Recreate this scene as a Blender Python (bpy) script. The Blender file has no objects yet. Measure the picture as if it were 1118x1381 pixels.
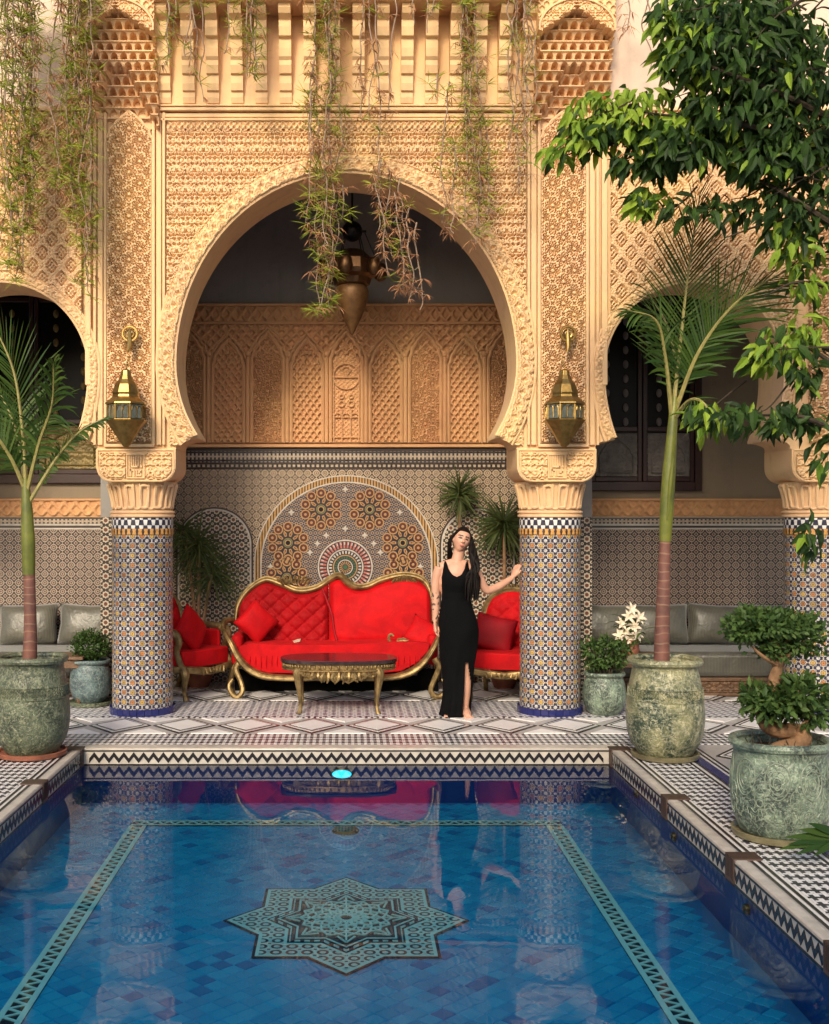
import bpy, bmesh, math, random
import numpy as np
from mathutils import Vector, Matrix, Quaternion, noise
from mathutils.geometry import tessellate_polygon
R = math.radians
rnd = random.Random(7)
SC = bpy.context.scene
COL = SC.collection

# ---------------------------------------------------------------- camera, sky, sun, exposure
FPX, PX0, PY0, EYE = 1550.0, 467.0, 690.0, 1.8          # focal length and principal point of the photograph, in its pixels
cam = bpy.data.cameras.new('camera'); camo = bpy.data.objects.new('camera', cam); COL.objects.link(camo)
camo.location = (0, 0, EYE); camo.rotation_euler = (R(90), 0, 0)
cam.sensor_fit = 'VERTICAL'; cam.sensor_height = 36.0; cam.lens = 36.0 * FPX / 1381.0
cam.shift_x = (559.0 - PX0) / 1381.0; cam.shift_y = (PY0 - 690.5) / 1381.0
cam.clip_start = 0.05; cam.clip_end = 500
SC.camera = camo
SUN_EL, SUN_AZ = 31.0, 14.0                                # elevation, and degrees to the left of the viewer's back
world = bpy.data.worlds.new('World'); SC.world = world; world.use_nodes = True
wn = world.node_tree; wn.nodes.clear()
sky = wn.nodes.new('ShaderNodeTexSky'); sky.sky_type = 'NISHITA'; sky.sun_disc = False
sky.sun_elevation = R(SUN_EL); sky.sun_rotation = R(180 + SUN_AZ)
sky.dust_density = 3.0; sky.ozone_density = 0.6
bg = wn.nodes.new('ShaderNodeBackground'); bg.inputs['Strength'].default_value = 0.115
wo = wn.nodes.new('ShaderNodeOutputWorld')
wn.links.new(sky.outputs[0], bg.inputs['Color']); wn.links.new(bg.outputs[0], wo.inputs['Surface'])
sl = bpy.data.lights.new('sun', 'SUN'); slo = bpy.data.objects.new('sun', sl); COL.objects.link(slo)
sl.energy = 1.5; sl.angle = R(11); sl.color = (1.0, 0.87, 0.66)
sd = Vector((math.sin(R(SUN_AZ)) * math.cos(R(SUN_EL)), math.cos(R(SUN_AZ)) * math.cos(R(SUN_EL)), -math.sin(R(SUN_EL))))
slo.rotation_euler = sd.to_track_quat('-Z', 'Y').to_euler(); slo.location = (-4, -6, 9)
SC.view_settings.view_transform = 'Standard'; SC.view_settings.look = 'None'
SC.view_settings.exposure = 1.06; SC.view_settings.gamma = 1.0; SC.view_settings.use_curve_mapping = False
SC.cycles.use_denoising = True
SC.cycles.max_bounces = 8; SC.cycles.diffuse_bounces = 5; SC.cycles.glossy_bounces = 4
SC.cycles.transparent_max_bounces = 12; SC.cycles.caustics_reflective = False; SC.cycles.caustics_refractive = False

# ---------------------------------------------------------------- helpers
def P(x, y, d): return Vector(((x - PX0) * d / FPX, d, EYE - (y - PY0) * d / FPX))
def X(x, d): return (x - PX0) * d / FPX
def Zp(y, d): return EYE - (y - PY0) * d / FPX
def floor_d(y): return FPX * EYE / (y - PY0)

def world_loc(o):
    v = Vector((0, 0, 0))
    while o is not None: v += o.location; o = o.parent
    return v
def thing(name, label, cat, loc=(0, 0, 0), group=None):
    o = bpy.data.objects.new(name, None); COL.objects.link(o); o.location = loc; o.empty_display_size = 0.1
    return tag(o, label, cat, group)
def tag(o, label, cat, group=None):
    o['label'] = label; o['category'] = cat
    if group: o['group'] = group
    return o
def inst(name, me, parent, loc=(0, 0, 0), rot=None, sc=None, M=None):
    """one more object on a shared mesh; loc is in world space, the parent unrotated"""
    o = bpy.data.objects.new(name, me); COL.objects.link(o)
    if parent is not None: o.parent = parent
    off = world_loc(parent) if parent is not None else Vector((0, 0, 0))
    if M is not None:
        o.matrix_basis = Matrix.Translation(-off) @ M
    else:
        o.location = Vector(loc) - off
        if rot: o.rotation_euler = rot
        if sc: o.scale = sc
    return o
def dup(o, parent=None):
    c = o.copy(); COL.objects.link(c)
    if parent is not None: c.parent = parent
    for ch in list(o.children): dup(ch, c)
    return c

def catmull(pts, n=8, closed=False):
    pts = [Vector(p) for p in pts]; out = []; m = len(pts)
    rng = range(m) if closed else range(m - 1)
    for i in rng:
        p1, p2 = pts[i], pts[(i + 1) % m]
        p0 = pts[i - 1] if (i > 0 or closed) else p1 * 2 - p2
        p3 = pts[(i + 2) % m] if (i + 2 < m or closed) else p2 * 2 - p1
        for k in range(n):
            t = k / n
            out.append(0.5 * ((2 * p1) + (p2 - p0) * t + (2 * p0 - 5 * p1 + 4 * p2 - p3) * t * t + (3 * p1 - p0 - 3 * p2 + p3) * t ** 3))
    if not closed: out.append(pts[-1])
    return out
def lerp_list(vals, n):
    out = []
    for i in range(n):
        t = i / max(1, n - 1) * (len(vals) - 1); k = min(int(t), len(vals) - 2) if len(vals) > 1 else 0
        out.append(vals[0] if len(vals) == 1 else vals[k] + (vals[k + 1] - vals[k]) * (t - k))
    return out

class MB:
    def __init__(s): s.v = []; s.f = []; s.m = []; s.cur = 0
    def add(s, vs, fs):
        b = len(s.v); s.v.extend([tuple(v) for v in vs])
        for f in fs: s.f.append(tuple(i + b for i in f)); s.m.append(s.cur)
        return s
    def box(s, lo, hi):
        x0, y0, z0 = lo; x1, y1, z1 = hi
        return s.add([(x0, y0, z0), (x1, y0, z0), (x1, y1, z0), (x0, y1, z0), (x0, y0, z1), (x1, y0, z1), (x1, y1, z1), (x0, y1, z1)],
                     [(0, 3, 2, 1), (4, 5, 6, 7), (0, 1, 5, 4), (1, 2, 6, 5), (2, 3, 7, 6), (3, 0, 4, 7)])
    def tube(s, pts, rad, n=8, flat=1.0, up=None, cap=True, closed=False):
        pts = [Vector(p) for p in pts]; m = len(pts)
        if not isinstance(rad, (list, tuple)): rad = [rad] * m
        if len(rad) != m: rad = lerp_list(list(rad), m)
        vs = []; fs = []; nrm = None
        for i in range(m):
            a = pts[i - 1] if (i > 0 or closed) else pts[i]; b = pts[(i + 1) % m] if (i < m - 1 or closed) else pts[i]
            t = (b - a)
            t = t.normalized() if t.length > 1e-9 else Vector((0, 0, 1))
            if nrm is None:
                u = Vector(up) if up else (Vector((0, 0, 1)) if abs(t.z) < 0.9 else Vector((1, 0, 0)))
                nrm = (u - t * u.dot(t)).normalized()
            else:
                nrm = (nrm - t * nrm.dot(t)); nrm = nrm.normalized() if nrm.length > 1e-6 else t.orthogonal().normalized()
            bn = t.cross(nrm)
            for k in range(n):
                an = 2 * math.pi * k / n
                vs.append(pts[i] + nrm * math.cos(an) * rad[i] + bn * math.sin(an) * rad[i] * flat)
        for i in range(m if closed else m - 1):
            j = (i + 1) % m
            for k in range(n):
                fs.append((i * n + k, i * n + (k + 1) % n, j * n + (k + 1) % n, j * n + k))
        if cap and not closed: fs.append(tuple(range(n - 1, -1, -1))); fs.append(tuple((m - 1) * n + k for k in range(n)))
        return s.add(vs, fs)
    def lathe(s, prof, c, n=24, phase=0.0, sx=1.0, sy=1.0, capb=True, capt=True, fn=None):
        vs = []; fs = []; c = Vector(c)
        for i, (r, z) in enumerate(prof):
            for k in range(n):
                a = phase + 2 * math.pi * k / n; rr = r * (fn(a, z) if fn else 1)
                vs.append((c.x + math.cos(a) * rr * sx, c.y + math.sin(a) * rr * sy, c.z + z))
        for i in range(len(prof) - 1):
            for k in range(n):
                fs.append((i * n + k, i * n + (k + 1) % n, (i + 1) * n + (k + 1) % n, (i + 1) * n + k))
        if capb: fs.append(tuple(range(n - 1, -1, -1)))
        if capt: fs.append(tuple((len(prof) - 1) * n + k for k in range(n)))
        return s.add(vs, fs)
    def ell(s, c, r, n=12, m=8, rot=None):
        vs = []; fs = []; c = Vector(c)
        for i in range(m + 1):
            th = math.pi * i / m
            for k in range(n):
                a = 2 * math.pi * k / n
                p = Vector((math.sin(th) * math.cos(a) * r[0], math.sin(th) * math.sin(a) * r[1], -math.cos(th) * r[2]))
                vs.append(c + (rot @ p if rot else p))
        for i in range(m):
            for k in range(n): fs.append((i * n + k, i * n + (k + 1) % n, (i + 1) * n + (k + 1) % n, (i + 1) * n + k))
        return s.add(vs, fs)
    def prism(s, pts, y0, y1):
        """polygon in XZ, extruded from y0 (front) to y1"""
        n = len(pts); vs = [(x, y0, z) for x, z in pts] + [(x, y1, z) for x, z in pts]
        tri = tessellate_polygon([[Vector((x, z, 0)) for x, z in pts]])
        area = sum(pts[i][0] * pts[(i + 1) % n][1] - pts[(i + 1) % n][0] * pts[i][1] for i in range(n))
        fs = []
        for t in tri:
            t = tuple(t); a, b, c = (pts[k] for k in t)
            if (b[0] - a[0]) * (c[1] - a[1]) - (c[0] - a[0]) * (b[1] - a[1]) < 0: t = t[::-1]
            fs.append(t); fs.append(tuple(k + n for k in t[::-1]))
        for i in range(n):
            j = (i + 1) % n
            fs.append((j, i, i + n, j + n) if area > 0 else (i, j, j + n, i + n))
        return s.add(vs, fs)
    def sheet(s, pts, z):
        """flat polygon in XY at height z"""
        n = len(pts); tri = tessellate_polygon([[Vector((x, y, 0)) for x, y in pts]]); fs = []
        for t in tri:
            t = tuple(t); a, b, c = (pts[k] for k in t)
            if (b[0] - a[0]) * (c[1] - a[1]) - (c[0] - a[0]) * (b[1] - a[1]) < 0: t = t[::-1]
            fs.append(t)
        return s.add([(x, y, z) for x, y in pts], fs)
    def slab(s, pts, z0, z1):
        """polygon in XY between two heights"""
        n = len(pts); b = len(s.v)
        s.sheet(pts, z1); s.v.extend([(x, y, z0) for x, y in pts])
        area = sum(pts[i][0] * pts[(i + 1) % n][1] - pts[(i + 1) % n][0] * pts[i][1] for i in range(n))
        for i in range(n):
            j = (i + 1) % n; f = (b + n + i, b + n + j, b + j, b + i)
            s.f.append(f if area > 0 else f[::-1]); s.m.append(s.cur)
        return s
    def leaf(s, base, d, nrm, L, w, bend=0.25, fold=0.15, seg=2):
        d = Vector(d).normalized(); nrm = Vector(nrm); nrm = nrm - d * nrm.dot(d)
        nrm = nrm.normalized() if nrm.length > 1e-5 else d.orthogonal().normalized()
        sd_ = d.cross(nrm); base = Vector(base)
        if seg == 1:
            m = base + d * L * .45 + nrm * bend * L * .1
            return s.add([base, m + sd_ * w * .5, base + d * L - nrm * bend * L * .4, m - sd_ * w * .5], [(0, 1, 2, 3)])
        p1 = base + d * L * .3; p2 = base + d * L * .65 - nrm * bend * L * .15; t = base + d * L - nrm * bend * L * .5
        f = nrm * fold * w
        return s.add([base, p1 + sd_ * w * .46 + f, p1, p1 - sd_ * w * .46 + f, p2 + sd_ * w * .40 + f, p2, p2 - sd_ * w * .40 + f, t],
                     [(0, 2, 1), (0, 3, 2), (1, 2, 5, 4), (2, 3, 6, 5), (4, 5, 7), (5, 6, 7)])
    def blade(s, base, d, side, L, w, droop, n=4):
        """a long strap leaf that droops under gravity"""
        d = Vector(d).normalized(); side = Vector(side).normalized(); p = Vector(base); vs = []; fs = []
        for i in range(n + 1):
            t = i / n; ww = w * (0.55 + 1.2 * t - 1.7 * t * t) if t < 1 else 0.0005
            ww = max(ww, 0.0006)
            vs += [p + side * ww * .5, p - side * ww * .5]
            d = (d + Vector((0, 0, -droop / n))).normalized(); p = p + d * (L / n)
        for i in range(n): fs.append((2 * i, 2 * i + 1, 2 * i + 3, 2 * i + 2))
        return s.add(vs, fs)
    def build(s, name, mat, parent=None, smooth=True, bevel=0, kind=None, label=None, local=False, angle=40):
        off = Vector((0, 0, 0)) if (local or parent is None) else world_loc(parent)
        me = bpy.data.meshes.new(name)
        me.from_pydata([(v[0] - off.x, v[1] - off.y, v[2] - off.z) for v in s.v], [], s.f)
        mats = mat if isinstance(mat, (list, tuple)) else [mat]
        for m in mats: me.materials.append(m)
        if len(mats) > 1: me.polygons.foreach_set('material_index', s.m)
        if smooth:
            me.polygons.foreach_set('use_smooth', [True] * len(s.f))
            try: me.set_sharp_from_angle(angle=R(angle))
            except Exception: pass
        me.update()
        o = bpy.data.objects.new(name, me); COL.objects.link(o)
        if parent is not None: o.parent = parent
        if bevel:
            b = o.modifiers.new('bevel', 'BEVEL'); b.width = bevel; b.segments = 2; b.limit_method = 'ANGLE'; b.angle_limit = R(35)
        if kind: o['kind'] = kind
        if label: o['label'] = label
        return o
def grid_mesh(name, V, keep, mat, parent, kind='stuff', smooth=True):
    """V: (nz, nx, 3) world points; keep: (nz-1, nx-1) bool"""
    nz, nx, _ = V.shape
    idx = np.arange(nz * nx).reshape(nz, nx)
    q = np.stack([idx[:-1, :-1], idx[:-1, 1:], idx[1:, 1:], idx[1:, :-1]], -1)[keep]
    used = np.zeros(nz * nx, bool); used[q.ravel()] = True
    remap = np.cumsum(used) - 1; v = V.reshape(-1, 3)[used]; q = remap[q].astype(np.int32)
    if parent is not None: v = v - np.array(world_loc(parent))
    me = bpy.data.meshes.new(name)
    me.vertices.add(len(v)); me.vertices.foreach_set('co', v.astype(np.float32).ravel())
    me.loops.add(q.size); me.loops.foreach_set('vertex_index', q.ravel())
    me.polygons.add(len(q)); me.polygons.foreach_set('loop_start', np.arange(0, q.size, 4, dtype=np.int32))
    me.polygons.foreach_set('loop_total', np.full(len(q), 4, np.int32))
    me.polygons.foreach_set('use_smooth', np.full(len(q), smooth))
    me.update(calc_edges=True); me.validate()
    me.materials.append(mat)
    o = bpy.data.objects.new(name, me); COL.objects.link(o)
    if parent is not None: o.parent = parent
    if kind: o['kind'] = kind
    return o
def relief(name, mat, parent, x0, x1, z0, z1, yb, depth, hfun, res=0.007, mask=None, kind='stuff'):
    nx = max(2, int(round((x1 - x0) / res)) + 1); nz = max(2, int(round((z1 - z0) / res)) + 1)
    A, B = np.meshgrid(np.linspace(x0, x1, nx), np.linspace(z0, z1, nz))
    V = np.stack([A, yb - depth * hfun(A, B), B], -1)
    keep = np.ones((nz - 1, nx - 1), bool)
    if mask is not None:
        keep = mask((A[:-1, :-1] + A[1:, 1:]) / 2, (B[:-1, :-1] + B[1:, 1:]) / 2)
    return grid_mesh(name, V, keep, mat, parent, kind)

# ---- carved pattern tiles: distance to strokes on a wrapped unit cell
def stroke_tile(polys, w, soft, n=144, ax=1.0, ay=1.0):
    g = (np.arange(n) + .5) / n; U, Vv = np.meshgrid(g, g); D = np.full((n, n), 9.0)
    for pl in polys:
        for (a, b) in zip(pl[:-1], pl[1:]):
            for ox in (-1, 0, 1):
                for oy in (-1, 0, 1):
                    x0, y0, x1, y1 = (a[0] + ox) * ax, (a[1] + oy) * ay, (b[0] + ox) * ax, (b[1] + oy) * ay
                    if max(x0, x1) < -.3 or min(x0, x1) > ax + .3 or max(y0, y1) < -.3 or min(y0, y1) > ay + .3: continue
                    dx, dy = x1 - x0, y1 - y0; L2 = dx * dx + dy * dy + 1e-12
                    t = np.clip(((U * ax - x0) * dx + (Vv * ay - y0) * dy) / L2, 0, 1)
                    D = np.minimum(D, np.hypot(U * ax - x0 - t * dx, Vv * ay - y0 - t * dy))
    h = np.clip((w + soft - D) / soft, 0, 1)
    return h * h * (3 - 2 * h)
def sample(T, u, v):
    n = T.shape[0]; u = (u % 1) * n - .5; v = (v % 1) * n - .5
    i = np.floor(u).astype(int); j = np.floor(v).astype(int); fu = u - i; fv = v - j
    return ((T[j % n, i % n] * (1 - fu) + T[j % n, (i + 1) % n] * fu) * (1 - fv) + (T[(j + 1) % n, i % n] * (1 - fu) + T[(j + 1) % n, (i + 1) % n] * fu) * fv)
def circ(cx, cy, r, n=16, a0=0, a1=2 * math.pi): return [(cx + r * math.cos(a0 + (a1 - a0) * k / n), cy + r * math.sin(a0 + (a1 - a0) * k / n)) for k in range(n + 1)]
def spiral(cx, cy, r0, r1, a0, turns, n=26):
    return [(cx + (r0 + (r1 - r0) * k / n) * math.cos(a0 + 2 * math.pi * turns * k / n), cy + (r0 + (r1 - r0) * k / n) * math.sin(a0 + 2 * math.pi * turns * k / n)) for k in range(n + 1)]
def star_polys():
    out = []
    for (cx, cy, ph) in ((0, 0, 0), (.5, .5, math.pi / 12)):
        for k in range(12):
            a = ph + k * math.pi / 6; b = a + math.pi / 12
            q = lambda r, t: (cx + r * math.cos(t), cy + r * math.sin(t))
            out.append([q(.10, a), q(.21, a)])
            out.append([q(.255, b - .06), q(.31, b), q(.255, b + .06)])
            if k % 3 != 1: out.append([q(.345, a - .05), q(.345, a + .05)])
    for cx, cy in ((.5, 0), (0, .5)):
        for k in range(4):
            a = k * math.pi / 2 + math.pi / 4; out.append([(cx + .035 * math.cos(a), cy + .035 * math.sin(a)), (cx + .085 * math.cos(a), cy + .085 * math.sin(a))])
    return out
def arab_polys():
    half = [spiral(.20, .24, .17, .02, -1.6, 1.5), spiral(.29, .72, .18, .03, 1.9, -1.45), [(0, .02), (.05, .1), (.19, .06)],
            [(.0, .40), (.07, .46), (.16, .47), (.26, .53)], [(.0, .30), (.06, .36), (.0, .46), (.0, .62), (.07, .72), (.0, .82), (.0, 1)],
            [(.37, .05), (.45, .12), (.40, .22), (.47, .31), (.5, .42)], [(.36, .40), (.44, .47), (.5, .52)], [(.05, .90), (.13, .95), (.22, .93)],
            [(.42, .90), (.48, .97)], [(.08, .60), (.13, .66), (.08, .72)], circ(.20, .24, .035, 8), circ(.29, .72, .035, 8), [(.33, .28), (.40, .33), (.36, .38)],
            [(.10, .38), (.14, .42)], [(.44, .60), (.5, .68), (.44, .78)], [(.22, .47), (.24, .40), (.31, .38)]]
    out = []
    for pl in half:
        out.append(pl); out.append([(1 - x, y) for x, y in pl])
    return out
def diamond_polys():
    out = []
    for (cx, cy) in ((.5, .5), (0, 0)):
        for s_ in (.50, .40):
            out.append([(cx - s_, cy), (cx, cy + s_), (cx + s_, cy), (cx, cy - s_), (cx - s_, cy)])
        out.append([(cx - .20, cy), (cx, cy + .20), (cx + .20, cy), (cx, cy - .20), (cx - .20, cy)])
        for k in range(4):
            a = k * math.pi / 2 + math.pi / 4
            out.append([(cx, cy), (cx + .17 * math.cos(a), cy + .17 * math.sin(a))])
        out += [[(cx - .12, cy + .26), (cx, cy + .34), (cx + .12, cy + .26)], [(cx - .12, cy - .26), (cx, cy - .34), (cx + .12, cy - .26)],
                [(cx - .26, cy), (cx - .34, cy)], [(cx + .26, cy), (cx + .34, cy)]]
    return out
T_STAR = 1 - stroke_tile(star_polys(), .017, .014, 192)
T_ARAB = stroke_tile(arab_polys(), .030, .012, 192)
T_DIA = stroke_tile(diamond_polys(), .026, .014)
T_LAT = stroke_tile([[(0, 0), (1, 1)], [(0, 1), (1, 0)], circ(.5, .5, .12, 8), circ(0, 0, .12, 8)], .075, .035, 64)
T_SCAL = stroke_tile([circ(.5, .02, r, 20, 0, math.pi) for r in (.46, .31, .16)] + [circ(cx, .52, r, 20, 0, math.pi) for r in (.44, .30, .16) for cx in (0, 1)] + [[(0, .985), (1, .985)]], .040, .030, 120)

# ---------------------------------------------------------------- node expressions
class N:
    def __init__(s, nt, sk): s.nt = nt; s.sk = sk
    def op(s, o, *a):
        n = s.nt.nodes.new('ShaderNodeMath'); n.operation = o
        for i, v in enumerate((s,) + a):
            if isinstance(v, N): s.nt.links.new(v.sk, n.inputs[i])
            else: n.inputs[i].default_value = v
        return N(s.nt, n.outputs[0])
    def __add__(s, b): return s.op('ADD', b)
    def __radd__(s, b): return s.op('ADD', b)
    def __sub__(s, b): return s.op('SUBTRACT', b)
    def __rsub__(s, b): return (s * -1.0) + b
    def __mul__(s, b): return s.op('MULTIPLY', b)
    def __rmul__(s, b): return s.op('MULTIPLY', b)
    def abs(s): return s.op('ABSOLUTE')
    def fr(s): return s.op('FRACT')
    def lt(s, b): return s.op('LESS_THAN', b)
    def gt(s, b): return s.op('GREATER_THAN', b)
    def mx(s, b): return s.op('MAXIMUM', b)
    def mn(s, b): return s.op('MINIMUM', b)
    def fold(s): return ((s.fr() - 0.5)).abs()          # 0 at cell centre, .5 at the edge
def col4(c): return (c[0], c[1], c[2], 1.0)
def mixc(nt, fac, a, b, mode='MIX'):
    n = nt.nodes.new('ShaderNodeMix'); n.data_type = 'RGBA'; n.blend_type = mode
    def put(i, v):
        if isinstance(v, N): nt.links.new(v.sk, n.inputs[i])
        elif isinstance(v, bpy.types.NodeSocket): nt.links.new(v, n.inputs[i])
        else: n.inputs[i].default_value = v if not isinstance(v, (tuple, list)) else col4(v)
    put(0, fac); put(6, a); put(7, b)
    return n.outputs[2]
def new_mat(name):
    m = bpy.data.materials.new(name); m.use_nodes = True; nt = m.node_tree
    return m, nt, nt.nodes['Principled BSDF']
def coords(nt, which='Object'):
    tc = nt.nodes.new('ShaderNodeTexCoord'); sp = nt.nodes.new('ShaderNodeSeparateXYZ'); nt.links.new(tc.outputs[which], sp.inputs[0])
    return tc.outputs[which], N(nt, sp.outputs[0]), N(nt, sp.outputs[1]), N(nt, sp.outputs[2])
def noise_n(nt, vec, scale, detail=4, rough=.55, dist=0.0):
    n = nt.nodes.new('ShaderNodeTexNoise'); n.inputs['Scale'].default_value = scale; n.inputs['Detail'].default_value = detail
    n.inputs['Roughness'].default_value = rough; n.inputs['Distortion'].default_value = dist
    if vec is not None: nt.links.new(vec, n.inputs['Vector'])
    return N(nt, n.outputs['Fac'])
def ramp(x, lo, hi):
    n = x.nt.nodes.new('ShaderNodeMapRange'); n.inputs[1].default_value = lo; n.inputs[2].default_value = hi
    x.nt.links.new(x.sk, n.inputs[0]); return N(x.nt, n.outputs[0])
def bump(nt, b, h, strength=.3, dist=.01):
    n = nt.nodes.new('ShaderNodeBump'); n.inputs['Strength'].default_value = strength; n.inputs['Distance'].default_value = dist
    nt.links.new(h.sk if isinstance(h, N) else h, n.inputs['Height']); nt.links.new(n.outputs[0], b.inputs['Normal'])
def simple(name, c, rough=.6, metal=0.0, var=.25, vs=9.0, bmp=.15, bs=60, spec=.5, c2=None, sheen=0.0, dist=.004):
    m, nt, b = new_mat(name); vec, *_ = coords(nt)
    f = ramp(noise_n(nt, vec, vs), .3, .7)
    c2 = c2 or tuple(x * (1 - var) for x in c)
    nt.links.new(mixc(nt, f, c, c2), b.inputs['Base Color'])
    b.inputs['Roughness'].default_value = rough; b.inputs['Metallic'].default_value = metal
    b.inputs['Specular IOR Level'].default_value = spec
    if sheen: b.inputs['Sheen Weight'].default_value = sheen; b.inputs['Sheen Roughness'].default_value = .4; b.inputs['Sheen Tint'].default_value = col4(c)
    if bmp: bump(nt, b, noise_n(nt, vec, bs, 3), bmp, dist)
    return m
def leafmat(name, c, c2, rough=.55):
    m, nt, b = new_mat(name)
    oi = nt.nodes.new('ShaderNodeObjectInfo'); ge = nt.nodes.new('ShaderNodeNewGeometry')
    r = (N(nt, oi.outputs['Random']) + N(nt, ge.outputs['Random Per Island'])).fr()
    cc = mixc(nt, r, c, c2); nt.links.new(cc, b.inputs['Base Color'])
    b.inputs['Roughness'].default_value = rough; b.inputs['Specular IOR Level'].default_value = .25
    tr = nt.nodes.new('ShaderNodeBsdfTranslucent'); nt.links.new(mixc(nt, .5, cc, tuple(x * 1.2 for x in c2)), tr.inputs['Color'])
    mx = nt.nodes.new('ShaderNodeMixShader'); mx.inputs[0].default_value = .3
    nt.links.new(b.outputs[0], mx.inputs[1]); nt.links.new(tr.outputs[0], mx.inputs[2])
    nt.links.new(mx.outputs[0], nt.nodes['Material Output'].inputs['Surface'])
    return m

# ---------------------------------------------------------------- materials
def stucco_mat(name, c, c2, c3):
    m, nt, b = new_mat(name); vec, x, y, z = coords(nt)
    c1 = mixc(nt, ramp(noise_n(nt, vec, 1.3, 5), .35, .65), c, c2)
    mp = nt.nodes.new('ShaderNodeMapping'); mp.inputs['Scale'].default_value = (5, 5, .45); nt.links.new(vec, mp.inputs[0])
    c1 = mixc(nt, ramp(noise_n(nt, mp.outputs[0], 1.6, 5, .65), .52, .75) * .55, c1, c3)
    nt.links.new(mixc(nt, ramp(noise_n(nt, vec, 5.5, 6, .7), .55, .8), c1, c3), b.inputs['Base Color'])
    b.inputs['Roughness'].default_value = .85; b.inputs['Specular IOR Level'].default_value = .2
    bump(nt, b, noise_n(nt, vec, 70, 4), .25, .004); return m
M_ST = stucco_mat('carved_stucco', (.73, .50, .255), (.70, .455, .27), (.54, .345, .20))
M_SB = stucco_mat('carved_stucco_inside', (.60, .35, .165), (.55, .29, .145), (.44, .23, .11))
M_PL = stucco_mat('pale_plaster', (.66, .52, .40), (.60, .45, .36), (.52, .40, .32))
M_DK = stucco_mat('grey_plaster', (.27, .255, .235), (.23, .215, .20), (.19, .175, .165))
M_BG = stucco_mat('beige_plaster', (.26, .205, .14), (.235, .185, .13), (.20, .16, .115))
def glaze(name, c, rough=.18, var=.15): return simple(name, c, rough, 0, var, 14, .1, 25, .5)
M_WH = glaze('white_glazed_tile', (.74, .70, .66)); M_BK = glaze('black_glazed_tile', (.022, .020, .022), .2)
M_NV = glaze('navy_glazed_tile', (.018, .022, .12), .15); M_OR = glaze('amber_glazed_tile', (.40, .24, .11)); M_MA = glaze('maroon_glazed_tile', (.14, .03, .03))
M_GN = glaze('green_glazed_tile', (.06, .14, .08)); M_BN = glaze('brown_black_tile', (.045, .028, .022), .3); M_PK = glaze('pink_glazed_tile', (.45, .16, .13))
M_TEAL = glaze('turquoise_tile', (.40, .93, .85), .3, .1); M_CP = glaze('cream_coping_tile', (.52, .47, .41), .3, .3)
def bands(nt, pal, sel, base):
    c = base
    for s_, p in zip(sel, pal): c = mixc(nt, s_, c, p)
    return c
def fin_z(nt, b, c, vec, rough=.22):
    f = ramp(noise_n(nt, vec, 30, 2), .3, .7)
    nt.links.new(mixc(nt, f * .3, c, (.03, .025, .02)), b.inputs['Base Color']); nt.links.new((noise_n(nt, vec, 22, 2) * .5 + (rough - .16)).sk, b.inputs['Roughness'])
def star8(a, b): return (a.mx(b)).mn((a + b) * .7071)
def zellij_column():
    m, nt, b = new_mat('zellij_column'); vec, x, y, z = coords(nt)
    u = x.op('ARCTAN2', y) * (20 / (2 * math.pi)); v = z * (1 / .0858)
    a, c = u.fold(), v.fold(); s_ = star8(a, c); s2 = star8(.5 - a, .5 - c)
    edge = (a - .5).abs() + c; edge2 = (c - .5).abs() + a
    w1 = s_.lt(.318) * s_.gt(.232) * ((a - c).abs().gt(.035)).mx(s_.gt(.27))
    chk = ((u.op('FLOOR') + v.op('FLOOR')) * .5).fr().gt(.25)
    r = noise_n(nt, vec, 14, 2)
    yel = mixc(nt, chk, (.60, .38, .09), (.55, .22, .06))
    col = mixc(nt, w1, (.012, .014, .065), (.62, .57, .48))
    col = mixc(nt, s_.lt(.19), col, yel); col = mixc(nt, s_.lt(.05), col, (.30, .12, .04))
    col = mixc(nt, s2.lt(.15), col, (.64, .61, .56)); col = mixc(nt, edge.lt(.10), col, (.45, .28, .10)); col = mixc(nt, edge2.lt(.10), col, (.66, .62, .55))
    wn_ = nt.nodes.new('ShaderNodeTexWhiteNoise'); wn_.noise_dimensions = '2D'; cb_ = nt.nodes.new('ShaderNodeCombineXYZ'); nt.links.new((u * 3).op('FLOOR').sk, cb_.inputs[0]); nt.links.new((v * 3).op('FLOOR').sk, cb_.inputs[1]); nt.links.new(cb_.outputs[0], wn_.inputs['Vector'])
    col = mixc(nt, N(nt, wn_.outputs['Value']) * .42, col, (.05, .04, .04))
    fin_z(nt, b, col, vec, .2); bump(nt, b, w1 + s_.lt(.19) + s2.lt(.16), .35, .003); return m
def zellij_wall(name, cell, line, d1, d2, lw=.055):
    m, nt, b = new_mat(name); vec, x, y, z = coords(nt)
    a, c = (x * (1 / cell)).fold(), (z * (1 / cell)).fold()
    o = a.mx(c).mx((a + c) * .7071); lines = ((o - .33).abs()).lt(lw)
    inner = ((star8(a, c) - .12).abs()).lt(lw * .7)
    con = (a.mn(c)).lt(lw * .7) * o.gt(.33); sq = ((.5 - a) + (.5 - c))
    dm = ((sq - .20).abs()).lt(lw)
    al = lines.mx(con).mx(dm).mx(inner)
    base = mixc(nt, star8(a, c).lt(.12), d1, d2); base = mixc(nt, sq.lt(.15), base, d2)
    fin_z(nt, b, mixc(nt, al, base, line), vec, .28); bump(nt, b, al, .3, .003); return m
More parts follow.
